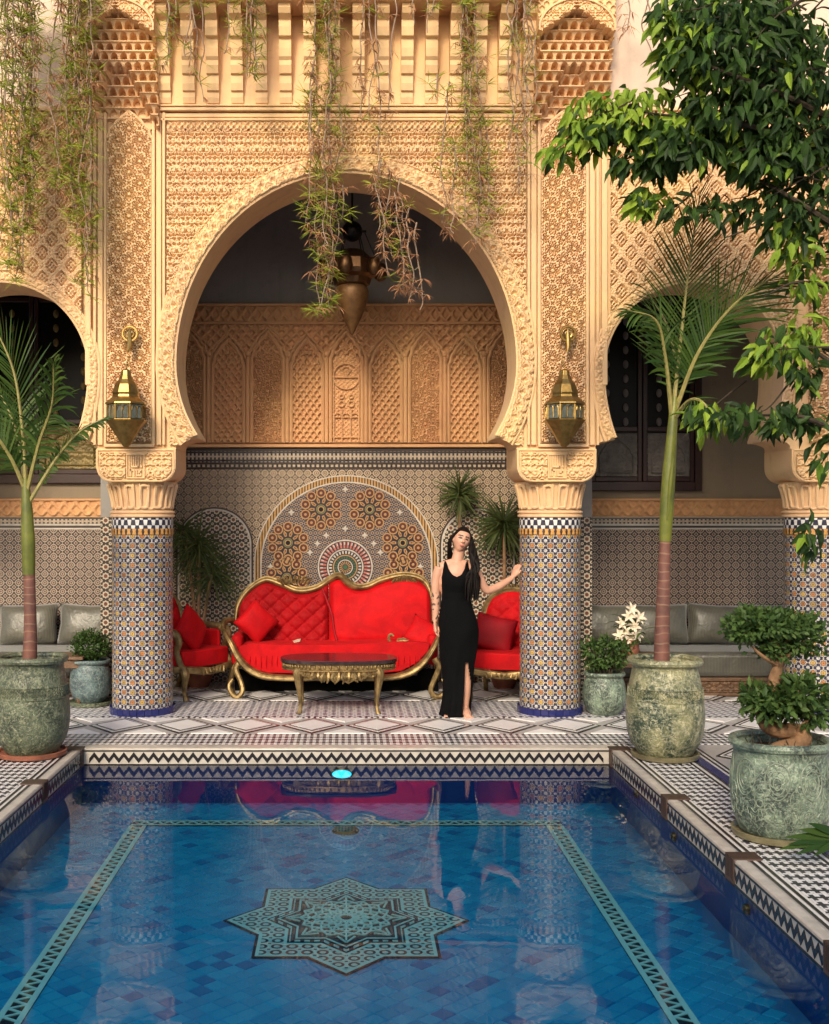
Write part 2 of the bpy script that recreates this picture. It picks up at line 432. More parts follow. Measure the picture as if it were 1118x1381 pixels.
def zellij_dense(name, cell, line, d1, d2):
    m, nt, b = new_mat(name); vec, x, y, z = coords(nt)
    a, c = (x * (1 / cell)).fold(), (z * (1 / cell)).fold()
    s_ = star8(a, c); s2 = star8(.5 - a, .5 - c)
    al = (s_.lt(.30) * s_.gt(.17)).mx(s2.lt(.14) * s2.gt(.05)).mx(((a - .5).abs() + c).lt(.10))
    fin_z(nt, b, mixc(nt, al, mixc(nt, s_.lt(.17), d1, d2), line), vec, .28); bump(nt, b, al, .3, .002); return m
def band_mat(name, kind, w, ax='x', line=(.70, .66, .60), dark=(.022, .022, .05)):
    m, nt, b = new_mat(name); vec, x, y, z = coords(nt)
    if ax == 'th': u = x.op('ARCTAN2', y) * (w / (2 * math.pi)); v = z
    elif ax == 'xy': u = x * (1 / w); v = y * (1 / w)
    else: u = x * (1 / w); v = z * (1 / w)
    if kind == 'battlement':           # two rows of teeth
        a = u.fold(); up = z.fr()
        row = (z * (1 / .048)); h = row.fr(); a2 = (u + (row.op('FLOOR')) * .5).fold()
        f = (a2 - h * .10).lt(.17)
    elif kind == 'beads': f = (u.fold().op('POWER', 2) + ((z * 16).fold()).op('POWER', 2) * .25).lt(.12)
    elif kind == 'key': f = (((u * 2).fold().gt(.24)) * (v.fold().gt(.12))).mx((v + .5).fold().lt(.10) * u.fold().gt(.15))
    elif kind == 'lattice': f = star8(u.fold(), v.fold()).gt(.24) * (1.0 - star8(.5 - u.fold(), .5 - v.fold()).lt(.13))
    elif kind == 'rings':
        rr = (u.fold() * u.fold() + v.fold() * v.fold()).op('SQRT'); f = 1.0 - ((rr - .30).abs().lt(.09)).mx(((u + .5).fold()).mx((v + .5).fold()).lt(.10))
    elif kind == 'dash': f = u.fold().gt(.22)
    elif kind == 'stripe': f = v.fold().gt(.25)
    fin_z(nt, b, mixc(nt, f, dark, line), vec, .25); bump(nt, b, f, .25, .002); return m
M_ZC = zellij_column()
M_ZW = zellij_wall('zellij_gallery', .092, (.38, .29, .22), (.012, .009, .013), (.075, .02, .018))
M_ZF = zellij_wall('zellij_niche', .090, (.48, .355, .23), (.014, .010, .009), (.07, .018, .014), .066)
M_ZA = zellij_dense('zellij_small_arch', .088, (.55, .45, .33), (.020, .016, .016), (.13, .04, .025))
M_ZP = zellij_dense('zellij_fountain', .050, (.33, .24, .15), (.010, .014, .045), (.085, .025, .02))
M_BT = band_mat('zellij_battlement', 'battlement', 24, 'th', (.74, .72, .68)); M_BE = band_mat('zellij_beads', 'beads', 34, 'th', (.62, .32, .09), (.05, .025, .02))
M_WK = band_mat('zellij_key', 'key', .085, 'x', (.42, .33, .24), (.022, .016, .016)); M_LT = band_mat('floor_lattice', 'lattice', .075, 'xy', (.74, .72, .72), (.02, .022, .07))
M_RG = band_mat('floor_rings', 'rings', .105, 'xy', (.66, .62, .57), (.03, .03, .045)); M_DS = band_mat('floor_dashes', 'dash', .05, 'xy', (.62, .58, .55), (.022, .02, .025))
M_KY = band_mat('floor_key', 'key', .10, 'xy', (.76, .73, .70), (.035, .035, .045)); M_DW = band_mat('wall_dashes', 'dash', .05, 'x', (.44, .34, .24), (.02, .016, .016))
M_AM = band_mat('amber_chain', 'dash', .03, 'x', (.50, .28, .09), (.05, .03, .02))
M_FL = glaze('grey_floor_tile', (.42, .39, .37), .4)
M_BR = simple('brass', (.38, .25, .085), .40, 1, .45, 18, .2, 40); M_BZ = simple('dark_bronze', (.16, .085, .04), .42, .9, .5, 8, .5, 50)
M_GI = simple('gilt_wood', (.36, .25, .105), .46, .7, .6, 14, .6, 55, c2=(.11, .07, .028)); M_BL = simple('black_iron', (.012, .011, .011), .5, .6)

def velvet(name, c, c2, c3):
    m, nt, b = new_mat(name); vec, x, y, z = coords(nt)
    cc = mixc(nt, ramp(noise_n(nt, vec, 4.5, 5, .6, .8), .36, .64), c, c2); cc = mixc(nt, ramp(noise_n(nt, vec, 16, 4, .65, 1.2), .55, .75) * .6, cc, c3)
    nt.links.new(cc, b.inputs['Base Color']); b.inputs['Roughness'].default_value = .7; b.inputs['Specular IOR Level'].default_value = .15; b.inputs['Sheen Weight'].default_value = .12; b.inputs['Sheen Tint'].default_value = (1, .1, .1, 1)
    h = noise_n(nt, vec, 3.5, 2, .4, .6) + noise_n(nt, vec, 120, 2) * .05
    bump(nt, b, h, .35, .03); return m
M_RV = velvet('red_velvet', (.50, .003, .006), (.36, .002, .005), (.56, .008, .010)); M_RD = simple('dark_red_velvet', (.30, .004, .010), .65, 0, .3, 5, .2, 120, .2, sheen=.3)
def satin():
    m, nt, b = new_mat('sage_satin'); vec, x, y, z = coords(nt)
    st = (x * 70).fold().lt(.25)
    c = mixc(nt, ramp(noise_n(nt, vec, 6), .35, .7), (.045, .043, .036), (.090, .087, .066))
    nt.links.new(mixc(nt, st * .5, c, (.16, .15, .11)), b.inputs['Base Color']); b.inputs['Roughness'].default_value = .36; b.inputs['Sheen Weight'].default_value = .3
    bump(nt, b, noise_n(nt, vec, 9, 4, .6, 1.2), .5, .02); return m
M_SA = satin()
M_MB = simple('dark_table_stone', (.045, .028, .03), .16, 0, .5, 20, .05)
def patina(name, c, c2, c3, sc=4.0):
    m, nt, b = new_mat(name); vec, x, y, z = coords(nt)
    n1 = noise_n(nt, vec, sc, 7, .65, .8); n2 = noise_n(nt, vec, sc * 4, 5, .7, 1.5)
    vein = (noise_n(nt, vec, sc * 2.2, 3, .5, 2.0) - .5).abs().lt(.022)
    cc = mixc(nt, ramp(n1, .44, .56), c, c2); cc = mixc(nt, ramp(n2, .55, .72), cc, c3); cc = mixc(nt, vein * .30, cc, c3); fn_ = noise_n(nt, vec, sc * 14, 4, .7); cc = mixc(nt, ramp(fn_, .48, .70) * .55, cc, c3); dk_ = noise_n(nt, vec, sc * .9, 4, .6, .4); cc = mixc(nt, ramp(dk_, .52, .68) * .6, cc, c)
    nt.links.new(cc, b.inputs['Base Color']); b.inputs['Roughness'].default_value = .38; b.inputs['Specular IOR Level'].default_value = .45
    wv = (noise_n(nt, vec, sc * 1.4, 2, .4, 2.5) * 9).fold()
    bump(nt, b, n2 * .5 + ramp(wv, .0, .2) * .5, .55, .012); return m
M_P1 = patina('green_gold_patina', (.030, .050, .030), (.22, .215, .11), (.54, .50, .33), 3.2); M_P2 = patina('green_patina', (.030, .042, .026), (.085, .105, .065), (.30, .31, .20), 4)
M_P3 = patina('blue_green_patina', (.040, .065, .075), (.10, .155, .16), (.30, .36, .32), 5); M_P4 = patina('pale_green_patina', (.040, .055, .045), (.15, .20, .145), (.40, .47, .34), 4)
M_TC = simple('terracotta', (.30, .10, .055), .7, 0, .4, 12); M_SO = simple('soil', (.10, .035, .018), .95, 0, .6, 40, .8, 60, .1, dist=.02)
M_BA = simple('bonsai_bark', (.30, .17, .09), .8, 0, .5, 14, .6, 40, .2, dist=.01); M_DB = simple('dark_bark', (.06, .045, .03), .85, 0, .5, 20, .6, 50, .2)
M_SC = simple('olive_saucer', (.20, .17, .09), .4, 0, .5, 10)
M_L1 = leafmat('shaded_tree_leaf', (.012, .030, .008), (.040, .085, .014)); M_L2 = leafmat('sunlit_tree_leaf', (.085, .18, .018), (.26, .36, .035))  # light put into leaf colour: dark for the shaded mass, bright for sunlit edges
M_PF = leafmat('palm_leaflet', (.018, .052, .010), (.065, .115, .018)); M_SH = leafmat('shrub_leaf', (.018, .045, .010), (.06, .12, .02)); M_FI = leafmat('ficus_leaf', (.030, .070, .018), (.09, .15, .035))
M_DR = leafmat('dracaena_leaf', (.035, .060, .018), (.10, .12, .035)); M_VG = leafmat('vine_green', (.11, .18, .015), (.32, .34, .04)); M_VB = leafmat('vine_dry', (.27, .12, .06), (.44, .24, .12), .8)
M_VS = simple('vine_stem', (.30, .21, .15), .85, 0, .4, 30); M_RS = simple('palm_rachis', (.30, .26, .08), .5, 0, .4, 20)
def palm_bark():
    m, nt, b = new_mat('palm_trunk_bark'); vec, x, y, z = coords(nt)
    ring = (z * 15 + noise_n(nt, vec, 3, 2) * 2.2).fold().lt(.07)
    c = mixc(nt, ramp(noise_n(nt, vec, 12, 4), .35, .65), (.17, .065, .045), (.10, .04, .03))
    nt.links.new(mixc(nt, ring * .7, c, (.24, .14, .085)), b.inputs['Base Color']); b.inputs['Roughness'].default_value = .6; bump(nt, b, ring, .4, .006); return m
M_PB = palm_bark(); M_CS = simple('palm_crownshaft', (.16, .17, .02), .4, 0, .5, 7, c2=(.06, .075, .015))
M_WD = simple('dark_red_wood', (.035, .010, .008), .4, 0, .4, 8); M_WB2 = simple('brown_coping_tile', (.10, .055, .035), .5, 0, .5, 20, .3, 40); M_WB = simple('carved_brown_wood', (.17, .09, .045), .55, 0, .5, 16, .6, 40, dist=.01)
M_SCR = simple('carved_screen', (.17, .15, .135), .6, 0, .4, 12, .3, 40); M_SCG = simple('gold_toned_screen', (.22, .155, .045), .5, .3, .5, 10, .3, 40)  # second screen is gold toned and partly metallic
M_GD = simple('dark_window_glass', (.004, .004, .004), .35, 0, .2, 4, 0, spec=.15)
M_LG = simple('lantern_glass', (.11, .12, .10), .12, 0, .5, 20, 0); M_PA = simple('paper', (.62, .52, .38), .7, 0, .1)
M_SK = simple('skin', (.58, .31, .21), .48, 0, .12, 12, .06, 90, .35); M_HR = simple('dark_hair', (.008, .005, .004), .65, 0, .4, 30, .2, 90, .18); M_DRS = simple('black_cloth', (.003, .003, .0035), .9, 0, .3, 8, .2, 80, .1)
M_LP = simple('lip', (.36, .08, .07), .45, 0, .1); M_EY = simple('eye_dark', (.03, .018, .014), .3, 0, .1); M_TT = simple('tattoo_ink', (.10, .065, .055), .55, 0, .2)
M_LI = simple('lily_petal', (.78, .66, .50), .5, 0, .15)
def pooltile(name, ca, cb, cc_):
    m, nt, b = new_mat(name); oi = nt.nodes.new('ShaderNodeObjectInfo'); ge = nt.nodes.new('ShaderNodeNewGeometry')
    r = (N(nt, oi.outputs['Random']) + N(nt, ge.outputs['Random Per Island'])).fr()
    c = mixc(nt, r, ca, cb); nt.links.new(mixc(nt, r.gt(.93), c, cc_), b.inputs['Base Color']); b.inputs['Roughness'].default_value = .3; return m
M_PT = pooltile('pool_tile_blue', (.006, .32, .60), (.014, .46, .74), (.006, .21, .48)); M_PW = pooltile('pool_wall_blue', (.010, .07, .30), (.014, .09, .36), (.008, .05, .24))
M_PG = simple('pool_grout', (.02, .22, .48), .6); M_LP2, nt_, b_ = new_mat('pool_lamp_glow')
b_.inputs['Base Color'].default_value = (.1, .8, .9, 1); b_.inputs['Emission Color'].default_value = (.02, .50, .85, 1); b_.inputs['Emission Strength'].default_value = 1.1
def water_mat():
    m = bpy.data.materials.new('pool_water'); m.use_nodes = True; nt = m.node_tree; nt.nodes.clear()
    out = nt.nodes.new('ShaderNodeOutputMaterial'); mx = nt.nodes.new('ShaderNodeMixShader'); fr = nt.nodes.new('ShaderNodeFresnel'); fr.inputs['IOR'].default_value = 1.30
    tr = nt.nodes.new('ShaderNodeBsdfTransparent'); tr.inputs['Color'].default_value = (.88, .99, 1, 1)
    gl = nt.nodes.new('ShaderNodeBsdfGlossy'); gl.inputs['Roughness'].default_value = .0
    vec, x, y, z = coords(nt)
    h = noise_n(nt, vec, 2.2, 2, .4) + noise_n(nt, vec, 7, 2, .4) * .25
    bp = nt.nodes.new('ShaderNodeBump'); bp.inputs['Strength'].default_value = .045; bp.inputs['Distance'].default_value = .02
    nt.links.new(h.sk, bp.inputs['Height']); nt.links.new(bp.outputs[0], gl.inputs['Normal']); nt.links.new(bp.outputs[0], fr.inputs['Normal'])
    nt.links.new(fr.outputs[0], mx.inputs[0]); nt.links.new(tr.outputs[0], mx.inputs[1]); nt.links.new(gl.outputs[0], mx.inputs[2]); nt.links.new(mx.outputs[0], out.inputs['Surface'])
    return m
M_WT = water_mat()

# ================================================================ SETTING: floor, pool
PXW, PY_N, PY_F, ZW, ZB = 2.0, 2.4, 8.72, -.12, -.405
def struct(o): o['kind'] = 'structure'; return o
mb = MB(); 
mb.sheet([(-7, PY_F), (7, PY_F), (7, 12.6), (-7, 12.6)], 0); mb.sheet([(PXW, -6.3), (7, -6.3), (7, PY_F), (PXW, PY_F)], 0)
mb.sheet([(-7, -6.3), (-PXW, -6.3), (-PXW, PY_F), (-7, PY_F)], 0); mb.sheet([(-PXW, -6.3), (PXW, -6.3), (PXW, PY_N), (-PXW, PY_N)], 0)
FLOOR = struct(mb.build('floor', M_FL))
def band(name, mat, x0, y0, x1, y1, z=.004):
    mb = MB(); mb.box((x0, y0, z - .006), (x1, y1, z)); o = mb.build(name, mat, FLOOR, smooth=False); return o
# bands across the front of the loggia
band('floor_band', M_KY, -2.9, 8.875, 7, 9.24); band('floor_band', M_DS, -2.9, 9.24, 7, 9.285); band('floor_band', M_DS, -7, 10.02, 7, 10.07)
band('floor_band', M_LT, -7, 10.07, 7, 10.86); band('floor_band', M_DS, -7, 10.86, 7, 10.91); band('floor_band', M_LT, -7, 11.62, 7, 12.2)
# bands beside the pool (right hand, then left hand)
def side_bands(s, lo=-1.0):
    y0, y1 = lo, 8.90
    def bx(name, mat, a, b): band(name, mat, min(s * a, s * b), y0, max(s * a, s * b), y1)
    for a in (2.075, 2.115, 2.455, 2.50, 2.62, 2.66): bx('floor_stripe', M_BK, a, a + .016)
    for a in (2.093, 2.133, 2.473, 2.60, 2.64): bx('floor_stripe', M_WH, a, a + .014)
    bx('floor_band', M_KY, 2.150, 2.45); bx('floor_band', M_NV, 2.52, 2.595)
side_bands(1); side_bands(-1)
# rhomb tiles of the big floor pattern, each a tile of its own
def rhomb_mesh(name, hx, hy, half=None, mat=M_WH):
    pts = [(-hx, 0), (0, -hy), (hx, 0), (0, hy)]
    if half == 'up': pts = [(-hx, 0), (hx, 0), (0, hy)]
    if half == 'down': pts = [(-hx, 0), (0, -hy), (hx, 0)]
    mb = MB(); mb.slab(pts, -.004, .004); o = mb.build(name, mat, smooth=False); me = o.data; bpy.data.objects.remove(o); return me
M_WT1 = simple('warm_white_floor_tile', (.76, .73, .71), .34, 0, .12, 3, .08, 20); 
RH = rhomb_mesh('floor_tile', .185, .225, None, M_WT1); RU = rhomb_mesh('floor_tile', .17, .19, 'up', M_WT1); RDn = rhomb_mesh('floor_tile', .17, .19, 'down', M_WT1)
RK = [rhomb_mesh('floor_tile_edge', .262, .345, None, M_BK), rhomb_mesh('floor_tile_rim', .232, .298, None, M_WH), rhomb_mesh('floor_tile_inner_edge', .208, .262, None, M_BK)]
def diamond_row(yc, x0, x1, pitch=.54):
    n = int((x1 - x0) / pitch)
    for i in range(n + 1):
        x = x0 + i * pitch
        for k, me in enumerate(RK): inst('floor_tile_border', me, FLOOR, (x, yc, .0015 + .0025 * k))
        inst('floor_tile', RH, FLOOR, (x, yc, .0095))
        inst('floor_tile', RU, FLOOR, (x + pitch / 2, yc - .345, .004)); inst('floor_tile', RDn, FLOOR, (x + pitch / 2, yc + .345, .004))
diamond_row(9.655, -2.98, 3.6); diamond_row(11.27, -2.98, 4.2)
for yc in (8.45, 7.75, 7.05, 6.35): 
    diamond_row(yc, 2.98, 4.7)
# coping: white nosing with dark blocks, chevrons down its face
mb = MB()
mb.box((-PXW - .07, PY_F, -.13), (PXW + .07, 8.87, .006)); COP = struct(mb.build('pool_coping', M_CP, bevel=.012))
mb = MB(); mb.box((PXW, -1, -.13), (PXW + .07, PY_F - .002, .006)); mb.box((-PXW - .07, -1, -.13), (-PXW, PY_F - .002, .006)); mb.build('side_coping', M_CP, COP, bevel=.012)
mb = MB()
for z0, z1 in ((-.020, -.010), (-.128, -.114)):
    mb.box((-PXW + .01, PY_F - .004, z0), (PXW - .01, PY_F + .01, z1))
    for s in (-1, 1): mb.box((min(s * 1.996, s * 2.01), -1, z0), (max(s * 1.996, s * 2.01), PY_F - .006, z1))
mb.build('coping_line', M_BK, COP, smooth=False)
def chevron():
    w, h, t = .0755, .084, .036; mb = MB()
    a = [(-w / 2, 0), (-w / 2, t), (0, h), (w / 2, t), (w / 2, 0), (0, h - t)]
    mb.prism([(p[0], p[1]) for p in a], -.005, .004); o = mb.build('zigzag_tile', M_BK, smooth=False); me = o.data; bpy.data.objects.remove(o); return me
CH = chevron(); n = 52
for i in range(n): inst('zigzag_tile', CH, COP, (-1.95 + (i + .5) * 3.9 / n, PY_F, -.108))
for s, y_end in ((1, 3.6), (-1, 6.2)):
    y = PY_F - .08
    while y > y_end:
        inst('zigzag_tile', CH, COP, (s * PXW, y, -.108), rot=(0, 0, R(90) if s < 0 else R(-90))) if False else inst('zigzag_tile', CH, COP, (s * PXW, y, -.108), rot=(0, 0, R(90 * s)))
        y -= .0755
for s, ys in ((1, (8.70, 7.22, 5.98, 4.74)), (-1, (8.70, 7.62, 6.4))):
    for y in ys:
        mb = MB(); a, b_ = s * (PXW - .008), s * (PXW + .145)
        mb.box((min(a, b_), y - .07, -.134), (max(a, b_), y + .07, .011)); blk = mb.build('corner_block', M_WB2, COP, bevel=.01)
        mb = MB()
        for k in range(6):
            mb.box((min(a - .003 * s, b_), y - .062 + k * .022, -.10), (max(a - .003 * s, b_), y - .055 + k * .022, .014))
        mb.build('block_ridge', M_BN, blk, smooth=False)
# basin
mb = MB(); e = .0
mb.box((-PXW - .2, PY_F + .012, ZB - .1), (PXW + .2, PY_F + .2, -.131)); mb.box((-PXW - .2, PY_N, ZB - .1), (-PXW - .012, PY_F + .012, -.131)); mb.box((PXW + .012, PY_N, ZB - .1), (PXW + .2, PY_F + .012, -.131)); mb.box((-PXW - .2, PY_N - .2, ZB - .1), (PXW + .2, PY_N, -.131))
PWALL = struct(mb.build('pool_wall', M_PW, smooth=False))
mb = MB(); mb.box((-PXW - .02, PY_N, ZB - .12), (PXW + .02, PY_F + .02, ZB - .008)); PFL = struct(mb.build('pool_floor', M_PG, smooth=False))
# square tiles laid on the diagonal; the nearest ones singly, the rest joined
def tile_mesh(s_, t):
    mb = MB(); h = s_ / 2; c = .004
    mb.add([(-h, -h, 0), (h, -h, 0), (h, h, 0), (-h, h, 0), (-h + c, -h + c, t), (h - c, -h + c, t), (h - c, h - c, t), (-h + c, h - c, t)],
           [(4, 5, 6, 7), (0, 1, 5, 4), (1, 2, 6, 5), (2, 3, 7, 6), (3, 0, 4, 7)])
    o = mb.build('pool_tile', M_PT, smooth=False); me = o.data; bpy.data.objects.remove(o); return me
TS = .086; TM = tile_mesh(TS - .003, .006); cand = []
for i in range(-75, 76):
    for j in range(-75, 76):
        x = (i - j) * TS * .7071; y = 5.6 + (i + j) * TS * .7071
        if abs(x) < PXW - .07 and PY_N + .1 < y < PY_F - .06: cand.append((x, y))
vis = [(x, y) for x, y in cand if y > 4.97 and X(0, y + .3) < x]
vis.sort(key=lambda p: p[1]); single = set(vis[:300])
for (x, y) in vis[:300]: inst('pool_tile', TM, PFL, (x, y, ZB - .008 + rnd.uniform(0, .001)), rot=(0, 0, R(45)))
mb = MB(); rot45 = Matrix.Rotation(R(45), 3, 'Z')
for p in cand:
    if p in single: continue
    o3 = Vector((p[0], p[1], ZB - .008))
    mb.add([o3 + rot45 @ Vector(v.co) for v in TM.vertices], [tuple(f.vertices) for f in TM.polygons])
mb.build('pool_tiles_far', M_PT, PFL, smooth=False, kind='stuff')
# turquoise border and star medallion on the pool floor
def sheet_obj(name, pts, z, mat, parent, th=.003):
    mb = MB(); mb.slab(pts, z - th, z); return mb.build(name, mat, parent, smooth=False)
zb = ZB + .003; BX, BY = 1.46, 8.06
BORD = PFL
for s in (-1, 1):
    sheet_obj('border_ground', [(s * BX - .062, 2.6), (s * BX + .062, 2.6), (s * BX + .062, BY), (s * BX - .062, BY)], zb + .0, M_NV if False else M_BK, BORD)
    for q in (-.047, .047):
        sheet_obj('border_line', [(s * BX + q - .014, 2.6), (s * BX + q + .014, 2.6), (s * BX + q + .014, BY - .01), (s * BX + q - .014, BY - .01)], zb + .004, M_TEAL, BORD)
sheet_obj('border_ground', [(-BX - .062, BY + .002), (BX + .062, BY + .002), (BX + .062, BY + .13), (-BX - .062, BY + .13)], zb, M_BK, BORD)
for q in (.018, .112): sheet_obj('border_line', [(-BX - .055, BY + q - .010), (BX + .055, BY + q - .010), (BX + .055, BY + q + .010), (-BX - .055, BY + q + .010)], zb + .004, M_TEAL, BORD)
mb = MB(); a = [(-.037, 0), (-.037, .022), (.037, .05), (.037, .028)]
mb.slab([(-.036, -.030), (-.036, -.012), (.036, .030), (.036, .012)], 0, .004); mb.slab([(-.036, .030), (.036, .072), (.036, .054), (-.036, .012)][::-1], .0005, .0045) if False else None
mb.slab([(-.036, .048), (.036, .030), (.036, .012), (-.036, .030)], .001, .0045) if False else None
ZG = mb.build('zigzag_piece', M_TEAL, smooth=False); ZGm = ZG.data; bpy.data.objects.remove(ZG)
mb = MB(); mb.slab([(-.036, .030), (-.036, .012), (.036, -.030), (.036, -.012)], 0, .004); ZG = mb.build('zigzag_piece', M_TEAL, smooth=False); ZGn = ZG.data; bpy.data.objects.remove(ZG)
for s in (-1, 1):
    y = 4.98; k = 0
    while y < BY - .02:
        inst('zigzag_piece', ZGm if k % 2 else ZGn, BORD, (s * BX, y, zb + .0005)); y += .042; k += 1
x = -BX + .02; k = 0
while x < BX:
    inst('zigzag_piece', ZGm if k % 2 else ZGn, BORD, (x, BY + .065, zb + .0005), rot=(0, 0, R(90))); x += .042; k += 1
SCX, SCY = .0, 6.19; SRX, SRY = .645, .715
def star_pts(f, ph=0):
    out = []
    for k in range(16):
        r = f * (1 if k % 2 == 0 else .7654); a = ph + k * math.pi / 8
        out.append((SCX + SRX * r * math.cos(a), SCY + SRY * r * math.sin(a)))
    return out
STAR = tag(sheet_obj('star_medallion', star_pts(1.03), zb + .001, M_BK, None), 'turquoise eight pointed star mosaic in the middle of the pool bottom', 'mosaic')
M_TK = band_mat('turquoise_mosaic', 'rings', .078, 'xy', (.42, .92, .84), (.012, .03, .04)); M_TL = band_mat('turquoise_dashes', 'dash', .05, 'xy', (.45, .92, .84), (.012, .03, .04))
for i, (f, mt) in enumerate(((.995, M_TEAL), (.955, M_TK), (.70, M_TEAL), (.665, M_BK), (.64, M_TL), (.60, M_BK), (.575, M_TEAL), (.55, M_BK))):
    sheet_obj('star_layer', star_pts(f), zb + .0026 + .0015 * i, mt, STAR, .0012)
mb = MB(); zt = zb + .0165
def rib(a, b_, w, z):
    a = Vector((SCX + a[0] * SRX, SCY + a[1] * SRY)); b2 = Vector((SCX + b_[0] * SRX, SCY + b_[1] * SRY)); d = (b2 - a)
    if d.length < 1e-5: return
    nn = Vector((-d.y, d.x)).normalized() * w / 2
    mb.slab([tuple(a + nn), tuple(a - nn), tuple(b2 - nn), tuple(b2 + nn)][::-1], zb + .0135, z)
pol = lambda r, a: (r * math.cos(a), r * math.sin(a))
for k in range(16):
    a = k * math.pi / 8; b_ = a + math.pi / 16; c = a + math.pi / 8
    for r0, r1, r2 in ((.05, .12, .09), (.13, .20, .16), (.21, .29, .25), (.30, .385, .34)):
        z = zt + rnd.uniform(0, .002)
        rib(pol(r0, a), pol(r2, b_), .012, z); rib(pol(r2, b_), pol(r1, a), .011, z + .0004); rib(pol(r2, b_), pol(r0, c), .011, z + .0008); rib(pol(r1, a), pol(r2, b_ - math.pi / 8), .011, z + .0011)
    rib(pol(.12, a), pol(.385, a), .009, zt + .003)
for k in range(8):
    a = k * math.pi / 4
    for q in (-.2, .2): rib(pol(.39, a + q * .9), pol(.50, a), .011, zt + .001)
    rib(pol(.385, a), pol(.46, a), .010, zt + .002)
mb.build('star_tracery', M_TEAL, STAR, smooth=False, kind='stuff')
# water
mb = MB(); mb.add([(-PXW - .005, PY_N, ZW), (PXW + .005, PY_N, ZW), (PXW + .005, PY_F + .005, ZW), (-PXW - .005, PY_F + .005, ZW)], [(0, 1, 2, 3)])
struct(mb.build('water', M_WT, smooth=False))
# pool lamp, inlets and drain
L = thing('pool_lamp', 'glowing cyan underwater lamp on the far wall of the pool', 'lamp', (X(461, 8.7), 8.70, -.185))
mb = MB(); c = world_loc(L); mb.ell(c, (.088, .014, .040), 20, 10); mb.build('lamp_ring', M_BR, L)
mb = MB(); mb.ell(c + Vector((0, -.010, 0)), (.074, .014, .031), 20, 10); mb.build('lens', M_LP2, L)
for i, (px, py, lab) in enumerate(((858, 1070, 'small brass pool inlet nearest the far corner of the pool wall'), (908, 1137, 'small brass pool inlet on the side wall below the big gold green planter'), (1006, 1228, 'small brass pool inlet on the side wall below the bonsai planter'))):
    d = PXW * FPX / (px - PX0); z = Zp(py, d); t = thing('pool_inlet', lab, 'pool fitting', (PXW, d, max(z, -.19)), 'brass inlets along the pool wall'); c = world_loc(t)
    mb = MB(); mb.tube([c + Vector((.02, 0, 0)), c + Vector((-.010, 0, 0))], [.03, .026], 14); mb.build('flange', M_BR, t)
    mb = MB(); mb.tube([c + Vector((-.008, 0, 0)), c + Vector((-.018, 0, 0))], [.013, .008], 10); mb.build('nozzle', M_BZ, t)
D = thing('pool_drain', 'oval brass drain grate on the turquoise border line of the pool', 'drain', (X(466, 7.9), 7.93, ZB)); c = world_loc(D)
mb = MB(); mb.lathe([(.095, 0), (.09, .016), (.0, .018)], c, 20, capt=False); mb.build('grate', M_BR, D)
mb = MB()
for k in range(-3, 4): mb.box((c.x + k * .022 - .004, c.y - .06, c.z + .016), (c.x + k * .022 + .004, c.y + .06, c.z + .022))
mb.build('slot', M_BZ, D, smooth=False)

# ================================================================ ARCADE FACADE
YF, YBK = 10.0, 10.65
fx = lambda px: (px - PX0) / 155.0
fz = lambda py: EYE - (py - PY0) / 155.0
ZIMP = fz(605); ZARC = fz(490)
FAC = thing('arcade_facade', 'tall carved stucco arcade wall with horseshoe arches facing the pool', 'wall', (0, YF, 0))
ARCH = {0: (0.0, 1.49, 1.665, 1.29, fz(587)), 1: (3.03, .79, .78, 1.17, fz(590)), -1: (-3.03, .79, .78, 1.17, fz(590))}
def arch_pts(k, grow=0.0, n=72):
    cx, rx, ru, rd, zt = ARCH[k]; rx += grow; ru += grow; zc = ZARC if k == 0 else fz(500)
    a_end = math.asin(min(1, (zc - zt) / rd)); out = []
    for i in range(n + 1):
        a = math.pi + a_end - (math.pi + 2 * a_end) * i / n
        s_ = math.sin(a); out.append((cx + rx * math.cos(a), zc + (ru if s_ > 0 else rd) * s_))
    return out
ph2 = lambda T, a, b: (lambda A, B: sample(T, A / a + .5 * (np.floor(B / b) % 2), B / b))
def in_arch(Xa, Za, grow=0.0):
    m = np.zeros(Xa.shape, bool)
    for k in ARCH:
        cx, rx, ru, rd, zt = ARCH[k]; zc = ZARC if k == 0 else fz(500)
        g = grow if k == 0 else grow * .62
        rr = np.where(Za > zc, ru + g, rd + g); m |= (((Xa - cx) / (rx + g)) ** 2 + ((Za - zc) / rr) ** 2) < 1
    return m
PIER = (-4.22, -1.83, 1.83, 4.22); ZTOP = 6.9
def cove(x0, z0, x1, z1, n=6):     # concave quarter from the impost edge out to the tip of the arch
    return [(x0 + (x1 - x0) * (1 - math.cos(t * math.pi / 2 / n)), z0 + (z1 - z0) * math.sin(t * math.pi / 2 / n)) for t in range(n + 1)]
out = [(-7, ZTOP), (-7, ZIMP)]; 
for i, pc in enumerate(PIER):
    out.append((pc - .345, ZIMP)) if i == 0 else None
    if i > 0:
        k = i - 2; pts = arch_pts(k); l = (PIER[i - 1] + .345, ZIMP); r = (pc - .345, ZIMP)
        out.append(l); out += cove(l[0], l[1] + .02, pts[0][0], pts[0][1] - .02) + pts + cove(r[0], r[1] + .02, pts[-1][0], pts[-1][1] - .02)[::-1]; out.append(r)
out += [(4.22 + .345, ZIMP), (7, ZIMP), (7, ZTOP)]
out2 = []
for p in out:
    if not out2 or math.hypot(p[0] - out2[-1][0], p[1] - out2[-1][1]) > 1e-4: out2.append(p)
mb = MB(); mb.prism(out2, YF + .034, YBK); mb.build('wall', M_ST, FAC, smooth=True, angle=35)
ph = lambda T, a, b: (lambda A, B: sample(T, A / a, B / b))
